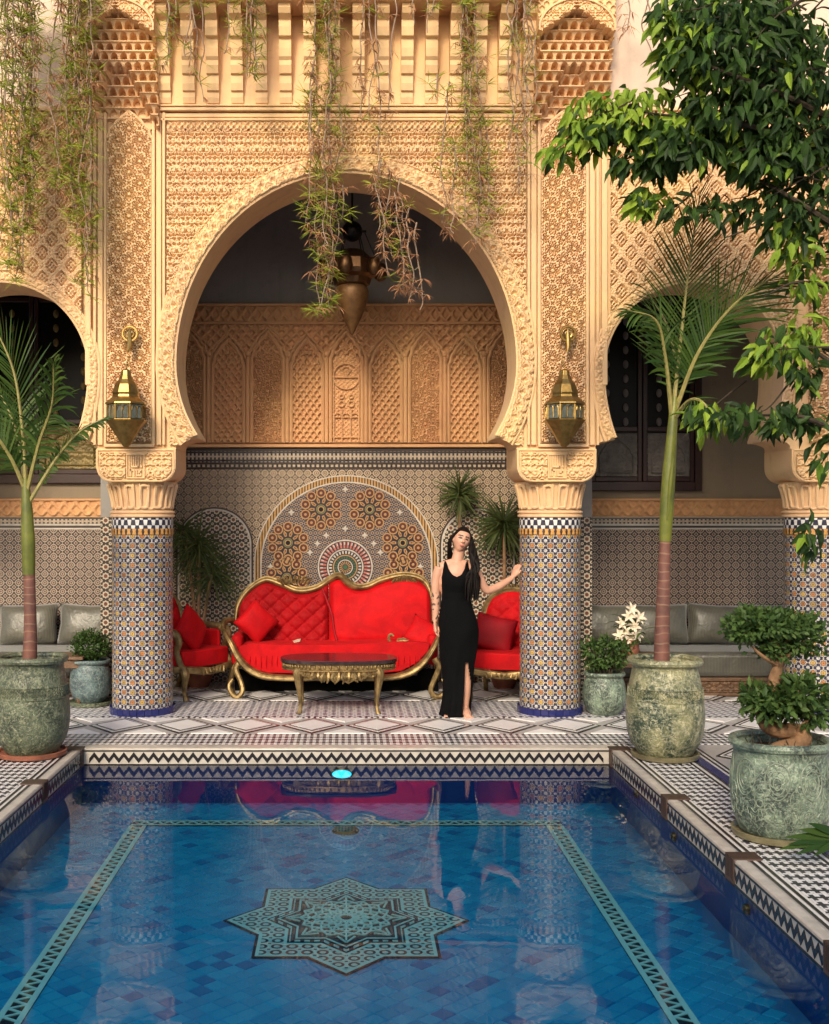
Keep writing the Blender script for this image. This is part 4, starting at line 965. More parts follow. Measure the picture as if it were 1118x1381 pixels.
# side walls closing the niche, ceilings
for s in (-1, 1):
    a, b_ = sorted((s * NX, s * (NX + .18))); W = thing('niche_side_wall', ('short wall at the end of the red sofa niche nearest the left armchair', 'short wall at the end of the red sofa niche behind the right armchair')[s > 0], 'wall', (s * NX, 11.5, 0), 'short walls of the niche')
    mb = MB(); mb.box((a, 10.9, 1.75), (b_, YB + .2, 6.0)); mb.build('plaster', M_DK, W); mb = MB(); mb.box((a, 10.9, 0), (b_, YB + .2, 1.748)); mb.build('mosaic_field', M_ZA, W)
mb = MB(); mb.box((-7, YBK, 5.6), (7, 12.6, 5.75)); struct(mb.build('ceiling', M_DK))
def gallery(s, label, wlabel, x_in, x_out, win):
    Yg = 12.0; a, b_ = sorted((s * x_in, s * x_out)); cx = (a + b_) / 2; G = thing('gallery_wall', label, 'wall', (cx, Yg, 0), 'gallery walls beside the niche')
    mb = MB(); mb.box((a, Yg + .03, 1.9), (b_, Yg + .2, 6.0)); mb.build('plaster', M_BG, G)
    gz = lambda py: EYE - (py - PY0) * Yg / FPX
    mb = MB(); mb.box((a, Yg, 0), (b_, Yg + .2, gz(714))); mb.build('mosaic_field', M_ZW, G)
    for (pa, pb, mt, pr) in ((714, 712, M_CP, .008), (711.7, 709, M_BN, .006), (708.7, 706.5, M_CP, .008), (706.2, 700, M_WK, .005), (699.7, 698, M_BN, .008)):
        mb = MB(); mb.box((a, Yg - pr, gz(pa)), (b_, Yg + .1, gz(pb))); mb.build('mosaic_band', mt, G, smooth=False)
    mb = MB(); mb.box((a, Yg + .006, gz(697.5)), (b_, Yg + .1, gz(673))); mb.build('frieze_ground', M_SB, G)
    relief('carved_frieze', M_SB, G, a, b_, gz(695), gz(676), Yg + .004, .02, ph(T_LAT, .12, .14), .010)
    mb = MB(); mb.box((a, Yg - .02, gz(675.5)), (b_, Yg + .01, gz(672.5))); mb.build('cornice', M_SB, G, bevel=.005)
    x0, x1, y0_, y1_, scr = win; x0 = (x0 - PX0) * Yg / FPX; x1 = (x1 - PX0) * Yg / FPX; z0, z1 = gz(y1_), gz(y0_)
    Wn = thing('window', wlabel, 'window', ((x0 + x1) / 2, Yg, z0))
    mb = MB(); t = .075
    mb.box((x0, Yg - .03, z0), (x0 + t, Yg + .02, z1)); mb.box((x1 - t, Yg - .03, z0), (x1, Yg + .02, z1)); mb.box((x0 + t, Yg - .03, z0), (x1 - t, Yg + .02, z0 + t * 1.3)); mb.box((x0 + t, Yg - .03, z1 - t), (x1 - t, Yg + .02, z1)); mb.build('frame', M_WD, Wn, bevel=.008)
    mb = MB(); mb.box((x0 + t * .5, Yg + .012, z0 + t * .5), (x1 - t * .5, Yg + .026, z1 - t * .5)); mb.build('glass', M_GD, Wn, smooth=False)
    n = 2; w = (x1 - x0 - 2 * t) / n
    for i in range(n):
        xa = x0 + t + i * w; mb = MB()
        mb.box((xa + .004, Yg - .018, z0 + t * 1.3), (xa + .05, Yg + .01, z1 - t)); mb.box((xa + w - .05, Yg - .018, z0 + t * 1.3), (xa + w - .004, Yg + .01, z1 - t))
        for zz in (z0 + t * 1.3, z0 + .62, z1 - t - .10): mb.box((xa + .05, Yg - .016, zz), (xa + w - .05, Yg + .01, zz + .05))
        sh = mb.build('shutter', M_WD, Wn, bevel=.006)
        xm = xa + w / 2; hw = w / 2 - .055; za, zb2 = z0 + t * 1.3 + .055, z0 + .60; lp = lobed(xm, hw * .8, za + .04, zb2 - .05, .18); zs = np.array([p[1] for p in lp[1:len(lp) // 2 + 1]]); hws = np.array([xm - p[0] for p in lp[1:len(lp) // 2 + 1]])
        relief('screen_panel', scr, sh, xm - hw, xm + hw, za, zb2, Yg - .004, .012, ph(T_ARAB, .13, .13), .011)
        mb = MB(); mb.tube([(p[0], Yg - .02, p[1]) for p in lp], .011, 6, closed=True, up=(0, 1, 0)); mb.build('screen_arch', scr, sh)
        mb = MB(); zz = z0 + .72
        while zz < z1 - .25:
            for q in (-1, 1): mb.ell((xm + q * hw * .45, Yg - .006, zz), (.03, .012, .045), 8, 6)
            zz += .15
        mb.build('rosette_stud', scr, sh)
    return G
gallery(1, 'beige gallery wall with mosaic dado behind the bench and tall palm at the right', 'dark red framed window with carved grey screens behind the tall palm', NX + .18, 7, (786, 946, 385, 662, M_SCR))
gallery(-1, 'beige gallery wall with mosaic dado behind the left bench and palm', 'dark red framed window with gold toned carved screens behind the left palm fronds', NX + .18, 7, (-60, 152, 385, 652, M_SCG))

# ================================================================ LANTERNS
def lantern(px, label, glabel):
    d = 9.74; s_ = d / FPX; xc = X(px, d); t = thing('wall_lantern', label, 'lantern', (xc, d, Zp(600, d)), 'brass lanterns on the pilasters')
    z = lambda y: Zp(y, d); ph8 = math.pi / 8
    def l8(prof, name, mat, par=t): 
        mb = MB(); mb.lathe([(r * s_, z(y)) for r, y in prof], (xc, d, 0), 8, phase=ph8); return mb.build(name, mat, par, smooth=False, bevel=.002)
    l8([(3.0, 603), (6, 600), (13, 589), (24, 573), (27.5, 569)], 'bottom_bowl', M_BR)
    l8([(28, 569), (28.5, 566.5)], 'lower_rim', M_BR)
    body = l8([(25, 566.5), (25, 546)], 'body', M_BZ); l8([(28.5, 546), (28, 543.5)], 'upper_rim', M_BR)
    l8([(27, 543.5), (19, 536), (18, 533), (19, 530), (17.5, 526), (15, 519), (10, 512), (7.5, 506), (6.5, 500), (3, 498)], 'dome', M_BR)
    for k in range(8):
        a = ph8 + 2 * math.pi * (k + .5) / 8; r = 25.2 * s_ * math.cos(math.pi / 8); c = Vector((xc + r * math.cos(a), d + r * math.sin(a), z(556))); n_ = Vector((math.cos(a), math.sin(a), 0)); tg = Vector((-math.sin(a), math.cos(a), 0))
        mb = MB(); hw, hh = 8.2 * s_, 9.2 * s_
        q = [c + tg * sx * hw + Vector((0, 0, sz * hh)) + n_ * o_ for o_ in (0, .006) for sx, sz in ((-1, -1), (1, -1), (1, 1), (-1, 1))]
        mb.add(q, [(0, 1, 2, 3), (4, 7, 6, 5), (0, 4, 5, 1), (1, 5, 6, 2), (2, 6, 7, 3), (3, 7, 4, 0)]); mb.build('pane', M_LG, t, smooth=False)
        mb = MB()
        for sx in (-1, 1): mb.tube([c + tg * sx * 9.3 * s_ + Vector((0, 0, -10 * s_)) + n_ * .004, c + tg * sx * 9.3 * s_ + Vector((0, 0, 10 * s_)) + n_ * .004], .0055, 5)
        for ox in (-4, 4):
            mb.tube([c + tg * (ox * s_ + 3.6 * s_ * math.cos(w)) + Vector((0, 0, (1.5 + 6.5 * max(0, math.sin(w)) ** .8) * s_ if math.sin(w) > 0 else -8 * s_)) + n_ * .010 for w in [i * math.pi / 8 for i in range(9)]], .004, 5)
        mb.build('pane_frame', M_BR, t)
        c2 = Vector((xc + 15.5 * s_ * math.cos(a), d + 15.5 * s_ * math.sin(a), z(582))); 
    mb = MB(); top = z(498); link = z(480)
    for k in range(6):
        c = Vector((xc + .002, d + .03 * k, top + .01 + k * .022)); mb.tube([c + (Vector((.010 * math.cos(a), 0, .014 * math.sin(a))) if k % 2 else Vector((0, .010 * math.cos(a), .014 * math.sin(a)))) for a in [i * math.pi / 5 for i in range(10)]], .003, 5, closed=True)
    mb.build('chain', M_BR, t)
    hx = X(px + 5, 9.9); mb = MB(); mb.tube([(hx + .062 * math.cos(a), 9.90, Zp(450, 9.9) + .062 * math.sin(a)) for a in [i * math.pi / 10 for i in range(20)]], .013, 6, closed=True)
    mb.tube([(hx + .035 * math.cos(a), 9.90, Zp(450, 9.9) + .035 * math.sin(a)) for a in [i * math.pi / 8 for i in range(16)]], .008, 5, closed=True); mb.tube([(hx, 9.9, Zp(444, 9.9)), (hx, 9.9, Zp(452, 9.9)), (hx, 9.88, Zp(468, 9.9)), (hx - .01, 9.87, Zp(476, 9.9))], [.008, .02, .022, .006], 8); mb.tube([(hx, 9.9, Zp(452, 9.9)), (hx, 9.99, Zp(452, 9.9))], .012, 6)
    for q in (-1, 1): mb.tube([(hx, 9.9, Zp(462, 9.9)), (hx + q * .035, 9.9, Zp(459, 9.9)), (hx + q * .045, 9.9, Zp(465, 9.9))], [.009, .007, .004], 5)
    mb.build('wall_hook', M_BR, t)
lantern(170, 'eight sided brass lantern hanging on the carved pilaster above the column by the left armchair', '')
lantern(761, 'eight sided brass lantern hanging on the carved pilaster above the column the woman touches', '')
# great hanging lamp in the arch
d = 11.2; s_ = d / FPX; xc = X(475, d); z = lambda y: Zp(y, d)
t = thing('hanging_lamp', 'big dark bronze hanging lamp with an egg shaped body inside the great arch', 'lamp', (xc, d, z(452)))
mb = MB(); mb.lathe([(.5 * s_, z(452)), (3 * s_, z(448)), (9 * s_, z(436)), (16 * s_, z(420)), (21 * s_, z(405)), (22.5 * s_, z(395)), (21 * s_, z(388)), (17 * s_, z(383))], (xc, d, 0), 28); mb.build('egg_body', simple('lamp_bronze', (.20, .10, .035), .5, .45, .5, 14, .5, 60), t)
mb = MB(); mb.lathe([(20 * s_, z(386)), (24 * s_, z(384)), (26 * s_, z(376)), (34 * s_, z(372)), (36 * s_, z(366)), (35 * s_, z(352)), (30 * s_, z(350)), (22 * s_, z(344)), (16 * s_, z(338))], (xc, d, 0), 10); mb.build('tray', M_BZ, t, smooth=False, bevel=.006)
for k in range(6):
    a = 2 * math.pi * k / 6 + .3; c = Vector((xc + 40 * s_ * math.cos(a), d + 40 * s_ * math.sin(a), z(366)))
    mb = MB(); mb.lathe([(3 * s_, -.08), (8 * s_, -.05), (9.5 * s_, 0), (8 * s_, .07), (6 * s_, .09)], c, 10); mb.build('oil_cup', M_BZ, t)
mb = MB(); mb.ell((xc, d, z(312)), (14 * s_, 14 * s_, 14 * s_), 16, 12); mb.build('ball', M_BL, t)
mb = MB()
for k in range(6):
    a = 2 * math.pi * k / 6; mb.tube([(xc + 13 * s_ * math.cos(a), d + 13 * s_ * math.sin(a), z(312)), (xc + 19 * s_ * math.cos(a), d + 19 * s_ * math.sin(a), z(312))], .012, 6); mb.tube([(xc + 17 * s_ * math.cos(a), d + 17 * s_ * math.sin(a), z(314)), (xc + 33 * s_ * math.cos(a), d + 33 * s_ * math.sin(a), z(352))], .006, 5)
mb.tube([(xc, d, z(300)), (xc, d, 5.6)], .010, 6); mb.build('chain', M_BL, t)

# ================================================================ SOFA, CHAIRS, TABLE
def pillow(name, mat, label, cat, c, w, h, th, M, group=None):
    n = 14; mb = MB(); vs = []
    for side in (1, -1):
        for j in range(n + 1):
            for i in range(n + 1):
                u, v = i / n * 2 - 1, j / n * 2 - 1; e = (1 - abs(u) ** 3) * (1 - abs(v) ** 3); pin = 1 - .07 * (1 - abs(u * v)) * (max(abs(u), abs(v)) ** 4)
                y = side * (th / 2) * (max(e, 0) ** .55 + .02 * math.sin(u * 9 + v * 5))
                vs.append(Vector(c) + M @ Vector((u * w / 2 * pin, y if max(abs(u), abs(v)) < 1 else 0, v * h / 2 * pin)))
    fs = []; m = (n + 1) ** 2
    for j in range(n):
        for i in range(n):
            a = j * (n + 1) + i; fs.append((a + 1, a, a + n + 1, a + n + 2)); fs.append((m + a, m + a + 1, m + a + n + 2, m + a + n + 1))
    mb.add(vs, fs); o = mb.build(name, mat)
    mm = o.modifiers.new('weld', 'WELD'); mm.merge_threshold = .0015
    tag(o, label, cat, group); return o
def euler(x, y, z): return (Matrix.Rotation(R(z), 3, 'Z') @ Matrix.Rotation(R(y), 3, 'Y') @ Matrix.Rotation(R(x), 3, 'X'))
def tuft_panel(name, mat, parent, outline_top, x0, x1, z0, yfun, tuft=True, px_=.085, pz_=.075, th=.05, off=0.0):
    nx = 90; nz = 46; V = np.zeros((nz, nx, 3))
    for i in range(nx):
        u = i / (nx - 1); xx = x0 + (x1 - x0) * u; zt_ = outline_top(xx)
        for j in range(nz):
            v = j / (nz - 1); zz = z0 + (zt_ - z0) * v; e = min(1, min(u, 1 - u) / .05) ** .5 * min(1, min(v + .03, 1 - v) / .06) ** .5
            b_ = 0
            if tuft:
                a_, c_ = xx / px_, zz / pz_; k1 = abs(math.sin(math.pi * (a_ + c_) / 2 * 1.0)); k2 = abs(math.sin(math.pi * (a_ - c_) / 2 * 1.0))
                b_ = .034 * min(k1, k2) ** .5 - .012 * (1 - min(k1 + k2, 1))
            else: b_ = .030 * noise.noise(Vector((xx * 2.6, zz * 3.5, 1.7))) + .03 * math.sin(math.pi * v) * .6 + .012 * max(0, noise.noise(Vector((xx * 5 + zz * 6, zz * 2 - xx, 4.2)))) - .016 * math.exp(-((v - .10) / .05) ** 2)
            V[j, i] = (xx, yfun(zz) - th * e - b_ * e, zz)
    return grid_mesh(name, V, np.ones((nz - 1, nx - 1), bool), mat, parent, kind=None)
def interp_fun(pts):
    xs = [p[0] for p in pts]; zs = [p[1] for p in pts]; return lambda x: float(np.interp(x, xs, zs))
SO = thing('sofa', 'red velvet baroque sofa with a curved gilt frame under the mosaic arch', 'sofa', (X(456, 11.4), 11.5, 0))
DBK = 11.62
bk = [(318, 838), (322, 815), (335, 796), (357, 782.5), (379, 788), (402, 797), (426, 793.5), (446, 781.5), (458, 777.5), (468, 786), (480, 792), (496, 791), (514, 783), (541, 776.5), (564, 779.5), (577, 791), (583, 815), (584, 840)]
lean = lambda z: DBK + .16 * max(0, z - .45)
bp = []
for px, py in bk:
    d_ = 11.68; v = P(px, py, d_); bp.append(Vector((v.x, lean(v.z), v.z)))
bpc = catmull(bp, 8); mb = MB(); mb.tube(bpc, [.026] + [.048] * 6 + [.058] * 3 + [.048] * 6 + [.026], 10, flat=.75, up=(0, 1, 0)); mb.tube([p + Vector((0, -.037, .004)) for p in bpc], .013, 6); mb.tube([p + Vector((0, -.028, .032)) for p in bpc], .010, 6); mb.build('back_frame', M_GI, SO)
topf = interp_fun(sorted([(p.x, p.z - .03) for p in bpc if True], key=lambda q: q[0]))
xs0, xs1 = X(322, 11.68), X(582, 11.68); xm = X(443, 11.68)
tuft_panel('tufted_back', velvet('tufted_red_velvet', (.32, .002, .005), (.24, .002, .004), (.42, .006, .008)), SO, topf, xs0, xm, .44, lean, True)
tuft_panel('plain_back', M_RV, SO, topf, xm + .004, xs1, .44, lean, False, th=.085)
mb = MB(); mb.tube(catmull([(xm - .06, lean(.9) - .08, topf(xm - .06) - .005), (xm + .03, lean(.75) - .10, .78), (xm + .06, lean(.6) - .105, .6), (xm + .10, lean(.45) - .11, .46)], 6), .012, 6); mb.build('back_seam', M_RD, SO)
for i, (px, py, sc_, sg) in enumerate(((398, 783, 1.0, 1), (545, 781, .8, -1))):
    c = P(px, py, 11.66); mb = MB()
    for k in range(9):
        a = -1.2 + k * .3; L_ = (.05 + .05 * math.cos(a * 1.2)) * sc_; b0 = c + Vector((sg * (k - 4) * .03, 0, -.02 - .01 * abs(k - 4) * .3)); mb.tube([b0, b0 + Vector((math.sin(a) * L_ * .6, -.02, L_ * .7)), b0 + Vector((math.sin(a) * L_ * 1.3, -.01, L_ * .75))], [.016, .013, .003], 6)
    mb.build('crest_carving', M_GI, SO)
# seat
front = [(323, 872), (322, 878), (330, 893), (345, 903), (362, 907.5), (404, 908), (511, 908), (541, 905), (562, 894), (577, 878), (580, 868), (560, 866), (520, 867), (456, 870), (380, 870), (340, 868)]
DF = 11.15; pts = [(X(a, DF), Zp(b_, DF)) for a, b_ in front]
mb = MB(); mb.prism(pts, DF, DBK + .05); mb.build('seat', M_RV, SO, bevel=.035)
mb = MB()
for i in range(34):
    px = 330 + i * 7.4; zt_ = .445; x_ = X(px, DF); L_ = rnd.uniform(.08, .16); mb.tube([(x_, DF - .004, .40), (x_ + rnd.uniform(-.01, .01), DF - .010, .40 - L_ * .6), (x_, DF - .001, .40 - L_)], [.004, .009, .003], 5)
mb.build('seat_folds', M_RV, SO)
rail = [(299, 845, 11.42), (303, 853, 11.22), (312, 868, 11.12), (320, 884, 11.10), (333, 900, 11.10), (352, 910.5, 11.10), (378, 914, 11.10), (410, 914.5, 11.10), (456, 914, 11.10), (505, 914.5, 11.10), (535, 912.5, 11.10), (556, 905, 11.10), (571, 893, 11.10), (582, 878, 11.10), (590, 862, 11.14), (594, 850, 11.25)]
rp = catmull([P(*r_) for r_ in rail], 7)
mb = MB(); mb.tube(rp, [.020, .034, .040, .046, .050, .048, .044, .040, .038, .040, .046, .050, .046, .040, .034, .020], 10, flat=.7, up=(0, 1, 0)); mb.tube([p + Vector((0, -.034, .012)) for p in rp], .011, 6); mb.tube([p + Vector((0, -.034, -.014)) for p in rp], .009, 6); mb.build('front_rail', M_GI, SO)
for s, q in ((-1, [(299, 846, 11.42), (303, 838, 11.50), (312, 836, 11.58), (319, 842, 11.63)]), (1, [(594, 851, 11.26), (596, 842, 11.38), (590, 834, 11.52), (584, 838, 11.60)])):
    mb = MB(); pts = catmull([P(*r_) for r_ in q], 6); mb.tube(pts, [.026, .034, .030, .024], 8); mb.ell(pts[0] + Vector((0, -.01, 0)), (.04, .035, .04)); mb.build('arm_scroll', M_GI, SO)
    mb = MB(); x_ = X(320 if s < 0 else 583, 11.3); mb.box((x_ - .05, 11.2, .30), (x_ + .05, DBK, .60)); mb.build('arm_pad', M_RV, SO, bevel=.04)
for s, q in ((1, [(586, 888, 11.11), (592, 900, 11.10), (585, 918, 11.08), (581, 931, 11.05), (588, 940, 11.03), (597, 937, 11.04), (601, 925, 11.06), (596, 916, 11.08)]), (-1, [(324, 890, 11.12), (318, 902, 11.10), (324, 918, 11.08), (327, 931, 11.05), (321, 940, 11.03), (313, 936, 11.04), (309, 925, 11.06), (314, 916, 11.08)])):
    mb = MB(); mb.tube(catmull([P(*r_) for r_ in q], 6), [.034, .030, .026, .026, .030, .026, .020, .014], 8); mb.build('leg', M_GI, SO)
for px in (345, 565):
    mb = MB(); v = P(px, 900, 11.75); mb.tube([(v.x, 11.75, .26), (v.x, 11.78, .12), (v.x, 11.80, 0)], [.035, .026, .03], 8); mb.build('leg', M_GI, SO)
mb = MB(); mb.box((X(345, 11.3), 11.22, .20), (X(562, 11.3), DBK + .1, .27)); mb.build('seat_base', M_WD, SO); mb = MB(); mb.box((X(318, 11.6), 11.50, .002), (X(590, 11.6), 11.56, .22)); mb.build('underside_shade', M_DRS, SO)  # last box: black panel standing in for the shade under the sofa
# loose things on the sofa
pillow('cushion', M_RV, 'red velvet cushion standing on its corner at the tufted end of the sofa', 'cushion', P(346, 839, 11.38), .34, .34, .15, euler(-14, 45, 12), 'red cushions')
pillow('cushion', M_RV, 'red velvet cushion slumped at the sofa arm beside the woman', 'cushion', P(571, 855, 11.38), .34, .30, .13, euler(-28, 28, -10), 'red cushions')
bk_ = thing('folded_paper', 'cream folded paper lying on the red sofa seat below the tufts', 'paper', P(386, 868, 11.42)); c = world_loc(bk_); c.z = .452
for q, (a, b_) in enumerate(((-.13, .0), (.0, .14))):
    mb = MB(); n = 6; vs = []
    for i in range(n + 1):
        x_ = a + (b_ - a) * i / n; zz = .012 + .028 * math.sin(abs(x_) * 14) + (.03 * x_ / .14 if q else 0); vs += [c + Vector((x_, -.07 + x_ * .2, zz)), c + Vector((x_, .08 + x_ * .2, zz + .006))]
    vs2 = [v - Vector((0, 0, .006)) for v in vs]; m = len(vs); mb.add(vs + vs2, [(2 * i, 2 * i + 2, 2 * i + 3, 2 * i + 1) for i in range(n)] + [(m + 2 * i, m + 2 * i + 1, m + 2 * i + 3, m + 2 * i + 2) for i in range(n)] + [(2 * i, m + 2 * i, m + 2 * i + 2, 2 * i + 2) for i in range(n)]); mb.build('leaf_sheet', M_PA, bk_)
bd = thing('bird_ornament', 'small gilt bird ornament standing on the plain half of the sofa seat', 'ornament', P(536, 862, 11.3)); c = world_loc(bd); c.z = .45
mb = MB(); mb.ell(c + Vector((.03, 0, .045)), (.085, .045, .042)); mb.build('body', M_GI, bd)
mb = MB(); mb.tube(catmull([c + Vector((-.03, 0, .05)), c + Vector((-.075, 0, .07)), c + Vector((-.085, 0, .12)), c + Vector((-.06, 0, .14)), c + Vector((-.035, -.01, .125))], 5), [.022, .018, .015, .018, .008], 7); mb.build('neck', M_GI, bd)
for q in (-1, 1):
    mb = MB(); mb.leaf(c + Vector((-.03, q * .035, .06)), (1, 0, .25), (0, q, .3), .15, .06, .1); mb.build('wing', M_GI, bd)
# armchairs
def armchair(label, loc, rz, group='red armchairs beside the sofa'):
    t = thing('armchair', label, 'armchair', (0, 0, 0), group)
    mb = MB(); fr = [(-.31, -.31), (-.10, -.345), (.10, -.345), (.31, -.31), (.26, .28), (-.26, .28)]; mb.slab(fr, .315, .47); mb.build('seat', M_RV, t, bevel=.045, local=True)
    mb = MB(); mb.tube(catmull([(-.33, .28, .29), (-.34, -.1, .29), (-.325, -.33, .30), (-.12, -.375, .275), (0, -.37, .262), (.12, -.375, .275), (.325, -.33, .30), (.34, -.1, .29), (.33, .28, .29)], 5), .036, 8, flat=.8); mb.build('seat_rail', M_GI, t, local=True)
    mb = MB()
    for k in range(-3, 4): mb.tube([(k * .03, -.395, .25), (k * .045, -.41, .275 - .01 * abs(k)), (k * .05, -.40, .30)], [.006, .014, .004], 6)
    mb.build('rail_carving', M_GI, t, local=True)
    yb = lambda z: .28 + .22 * (z - .42)
    ov = [(.285 * math.cos(a) * (1 + .10 * math.sin(a)), .72 + .30 * math.sin(a)) for a in [2 * math.pi * i / 32 for i in range(32)]]
    mb = MB(); mb.tube([(x, yb(z), z) for x, z in ov], .032, 8, closed=True, up=(0, 1, 0)); mb.tube([(x * 1.03, yb(z) - .028, .72 + (z - .72) * 1.03) for x, z in ov], .009, 6, closed=True, up=(0, 1, 0))
    mb.build('back_frame', M_GI, t, local=True)
    mb = MB()
    for k in range(-4, 5): mb.tube([(k * .03, yb(1.0), 1.03), (k * .045, yb(1.05) - .02, 1.075 - .006 * k * k), (k * .06, yb(1.05), 1.06 - .006 * k * k)], [.012, .018, .004], 6)
    mb.build('crest_carving', M_GI, t, local=True)
    nx = 40; V = np.zeros((nx, nx, 3))
    for j in range(nx):
        for i in range(nx):
            u, v = i / (nx - 1) * 2 - 1, j / (nx - 1) * 2 - 1; x = u * math.sqrt(1 - v * v / 2) * .285; z = .72 + v * math.sqrt(1 - u * u / 2) * .30; e = max(0, 1 - max(abs(u), abs(v)) ** 6)
            a_, c_ = x / .10, z / .085; k1 = abs(math.sin(math.pi * (a_ + c_) / 2)); k2 = abs(math.sin(math.pi * (a_ - c_) / 2)); V[j, i] = (x, yb(z) - e * (.045 + .03 * min(k1, k2) ** .5), z)
    grid_mesh('tufted_back', V, np.ones((nx - 1, nx - 1), bool), M_RV, t, kind=None)
    mb = MB(); mb.prism([(p[0] * .97, .72 + (p[1] - .72) * .97) for p in ov], 0, .02); mb.v = [(x, y + yb(z), z) for x, y, z in mb.v]; mb.build('back_panel', M_RD, t, local=True)
    for q in (-1, 1):
        arm = catmull([(q * .27, yb(.66), .68), (q * .325, .12, .665), (q * .335, -.10, .66), (q * .345, -.235, .635), (q * .335, -.275, .56), (q * .325, -.24, .47), (q * .325, -.27, .38), (q * .325, -.31, .31)], 5)
        mb = MB(); mb.tube(arm, [.022, .028, .034, .040, .036, .030, .032, .034], 8); mb.build('arm', M_GI, t, local=True)
        mb = MB(); mb.box((q * .30 - .022, -.20, .44), (q * .30 + .022, .26, .63)); mb.build('arm_panel', M_RV, t, bevel=.018, local=True)
        mb = MB(); mb.tube(catmull([(q * .31, -.32, .31), (q * .325, -.355, .25), (q * .315, -.335, .16), (q * .305, -.32, .08), (q * .31, -.345, .03), (q * .315, -.36, 0.0)], 5), [.046, .042, .027, .021, .030, .034], 8); mb.build('leg', M_GI, t, local=True)
        mb = MB(); mb.tube(catmull([(q * .26, .28, .30), (q * .265, .31, .16), (q * .27, .38, 0)], 4), [.034, .024, .024], 7); mb.build('leg', M_GI, t, local=True)
    t.location = loc; t.rotation_euler = (0, 0, R(rz)); return t
CH1 = armchair('red armchair half hidden behind the column at the tufted end of the sofa', (-1.60, 11.34, 0), 52)
CH2 = armchair('red armchair behind the woman with a dark red cushion on it', (1.56, 11.12, 0), -16)
pillow('cushion', M_RV, 'bright red cushion on the armchair at the tufted end of the sofa', 'cushion', (-1.50, 11.17, .655), .38, .38, .14, euler(-18, 45, 52), 'red cushions')
pillow('cushion', M_RD, 'dark red cushion leaning on the armchair behind the woman', 'cushion', (1.43, 11.12, .62), .40, .36, .15, euler(-20, 12, -14), 'red cushions')
# low table
TC = Vector((X(457, 10.42), 10.42, 0)); TB = thing('coffee_table', 'low oval table with dark stone top and carved gilt legs before the sofa', 'table', TC)
oval = lambda a, b_, n=40: [(TC.x + a * math.copysign(abs(math.cos(t_)) ** .8, math.cos(t_)), TC.y + b_ * math.copysign(abs(math.sin(t_)) ** .8, math.sin(t_))) for t_ in [2 * math.pi * i / n for i in range(n)]]
mb = MB(); mb.slab(oval(.53, .31), .452, .482); mb.build('table_top', M_MB, TB, bevel=.008)
mb = MB(); mb.slab(oval(.50, .285), .385, .451); mb.build('apron', M_GI, TB)
mb = MB(); o_ = oval(.505, .29, 72)
for i in range(72):
    p = o_[i]; mb.ell((p[0], p[1], .425), (.012, .012, .020), 6, 4)
mb.tube([(p[0], p[1], .392) for p in oval(.508, .293)], .010, 6, closed=True); mb.build('apron_beading', M_GI, TB)
for sy in (-1, 1):
    mb = MB()
    for k in range(-11, 12):
        x = TC.x + k * .030; y = TC.y + sy * (.28 - .00045 * k * k); L_ = .105 - .0006 * k * k; mb.tube(catmull([(x, y, .385), (x + .03 * math.sin(k * 2.1), y + sy * .016, .385 - L_ * .5), (x - .035 * math.cos(k * 1.7), y + sy * .012, .385 - L_)], 3), [.013, .021, .005], 6); mb.tube([(x + .02 * math.cos(w), y + sy * .01, .36 + .018 * math.sin(w)) for w in [i * .7 for i in range(9)]], .005, 5)
    mb.build('carved_skirt', M_GI, TB)
for sx in (-1, 1):
    for sy in (-1, 1):
        c = TC + Vector((sx * .34, sy * .20, 0)); mb = MB(); mb.tube(catmull([c + Vector((0, 0, .40)), c + Vector((sx * .025, sy * .02, .36)), c + Vector((sx * .012, sy * .01, .22)), c + Vector((0, 0, .09)), c + Vector((sx * .006, sy * .01, .03)), c + Vector((sx * .02, sy * .02, 0))], 5), [.040, .042, .024, .014, .018, .022], 8); mb.build('leg', M_GI, TB)
# benches with their cushions
def bench(x0, x1, label):
    t = thing('bench', label, 'bench', ((x0 + x1) / 2, 11.5, 0), 'low benches along the gallery walls')
    mb = MB(); mb.box((x0, 11.18, 0), (x1, 11.97, .195)); mb.build('base', M_WB, t, bevel=.01)
    mb = MB(); mb.box((x0, 11.165, .15), (x1, 11.182, .185)); mb.box((x0, 11.165, .01), (x1, 11.182, .04)); mb.build('base_moulding', M_WB, t, bevel=.005)
    relief('base_carving', M_WB, t, x0, x1, .045, .145, 11.178, .02, ph(T_ARAB, .11, .10), .010)
    mb = MB(); mb.box((x0, 11.12, .198), (x1, 11.96, .44)); mb.build('mattress', M_SA, t, bevel=.05)
bench(2.36, 6.2, 'low sage satin bench under the gallery window behind the tall palm'); bench(-6.2, -2.36, 'low sage satin bench behind the left palm pot and clipped boxwood')
for i, (px, lab, tilt) in enumerate(((812, 'sage satin cushion behind the white lilies next to the tiled column', 2), (889, 'sage satin cushion directly behind the brown palm trunk', -1), (966, 'sage satin cushion between the palm trunk and the bonsai', 3), (1046, 'sage satin cushion hidden behind the bonsai crown', 0))):
    pillow('bench_cushion', M_SA, lab, 'cushion', (X(px, 11.75), 11.76, .645), .61, .42, .24, euler(-13, tilt, 0), 'sage cushions on the benches')
for i, (px, lab, tilt) in enumerate(((38, 'sage satin cushion at the picture edge behind the left palm trunk', -2), (119, 'sage satin cushion behind the clipped boxwood', 2))):
    pillow('bench_cushion', M_SA, lab, 'cushion', (X(px, 11.75), 11.76, .645), .61, .42, .24, euler(-13, tilt, 0), 'sage cushions on the benches')
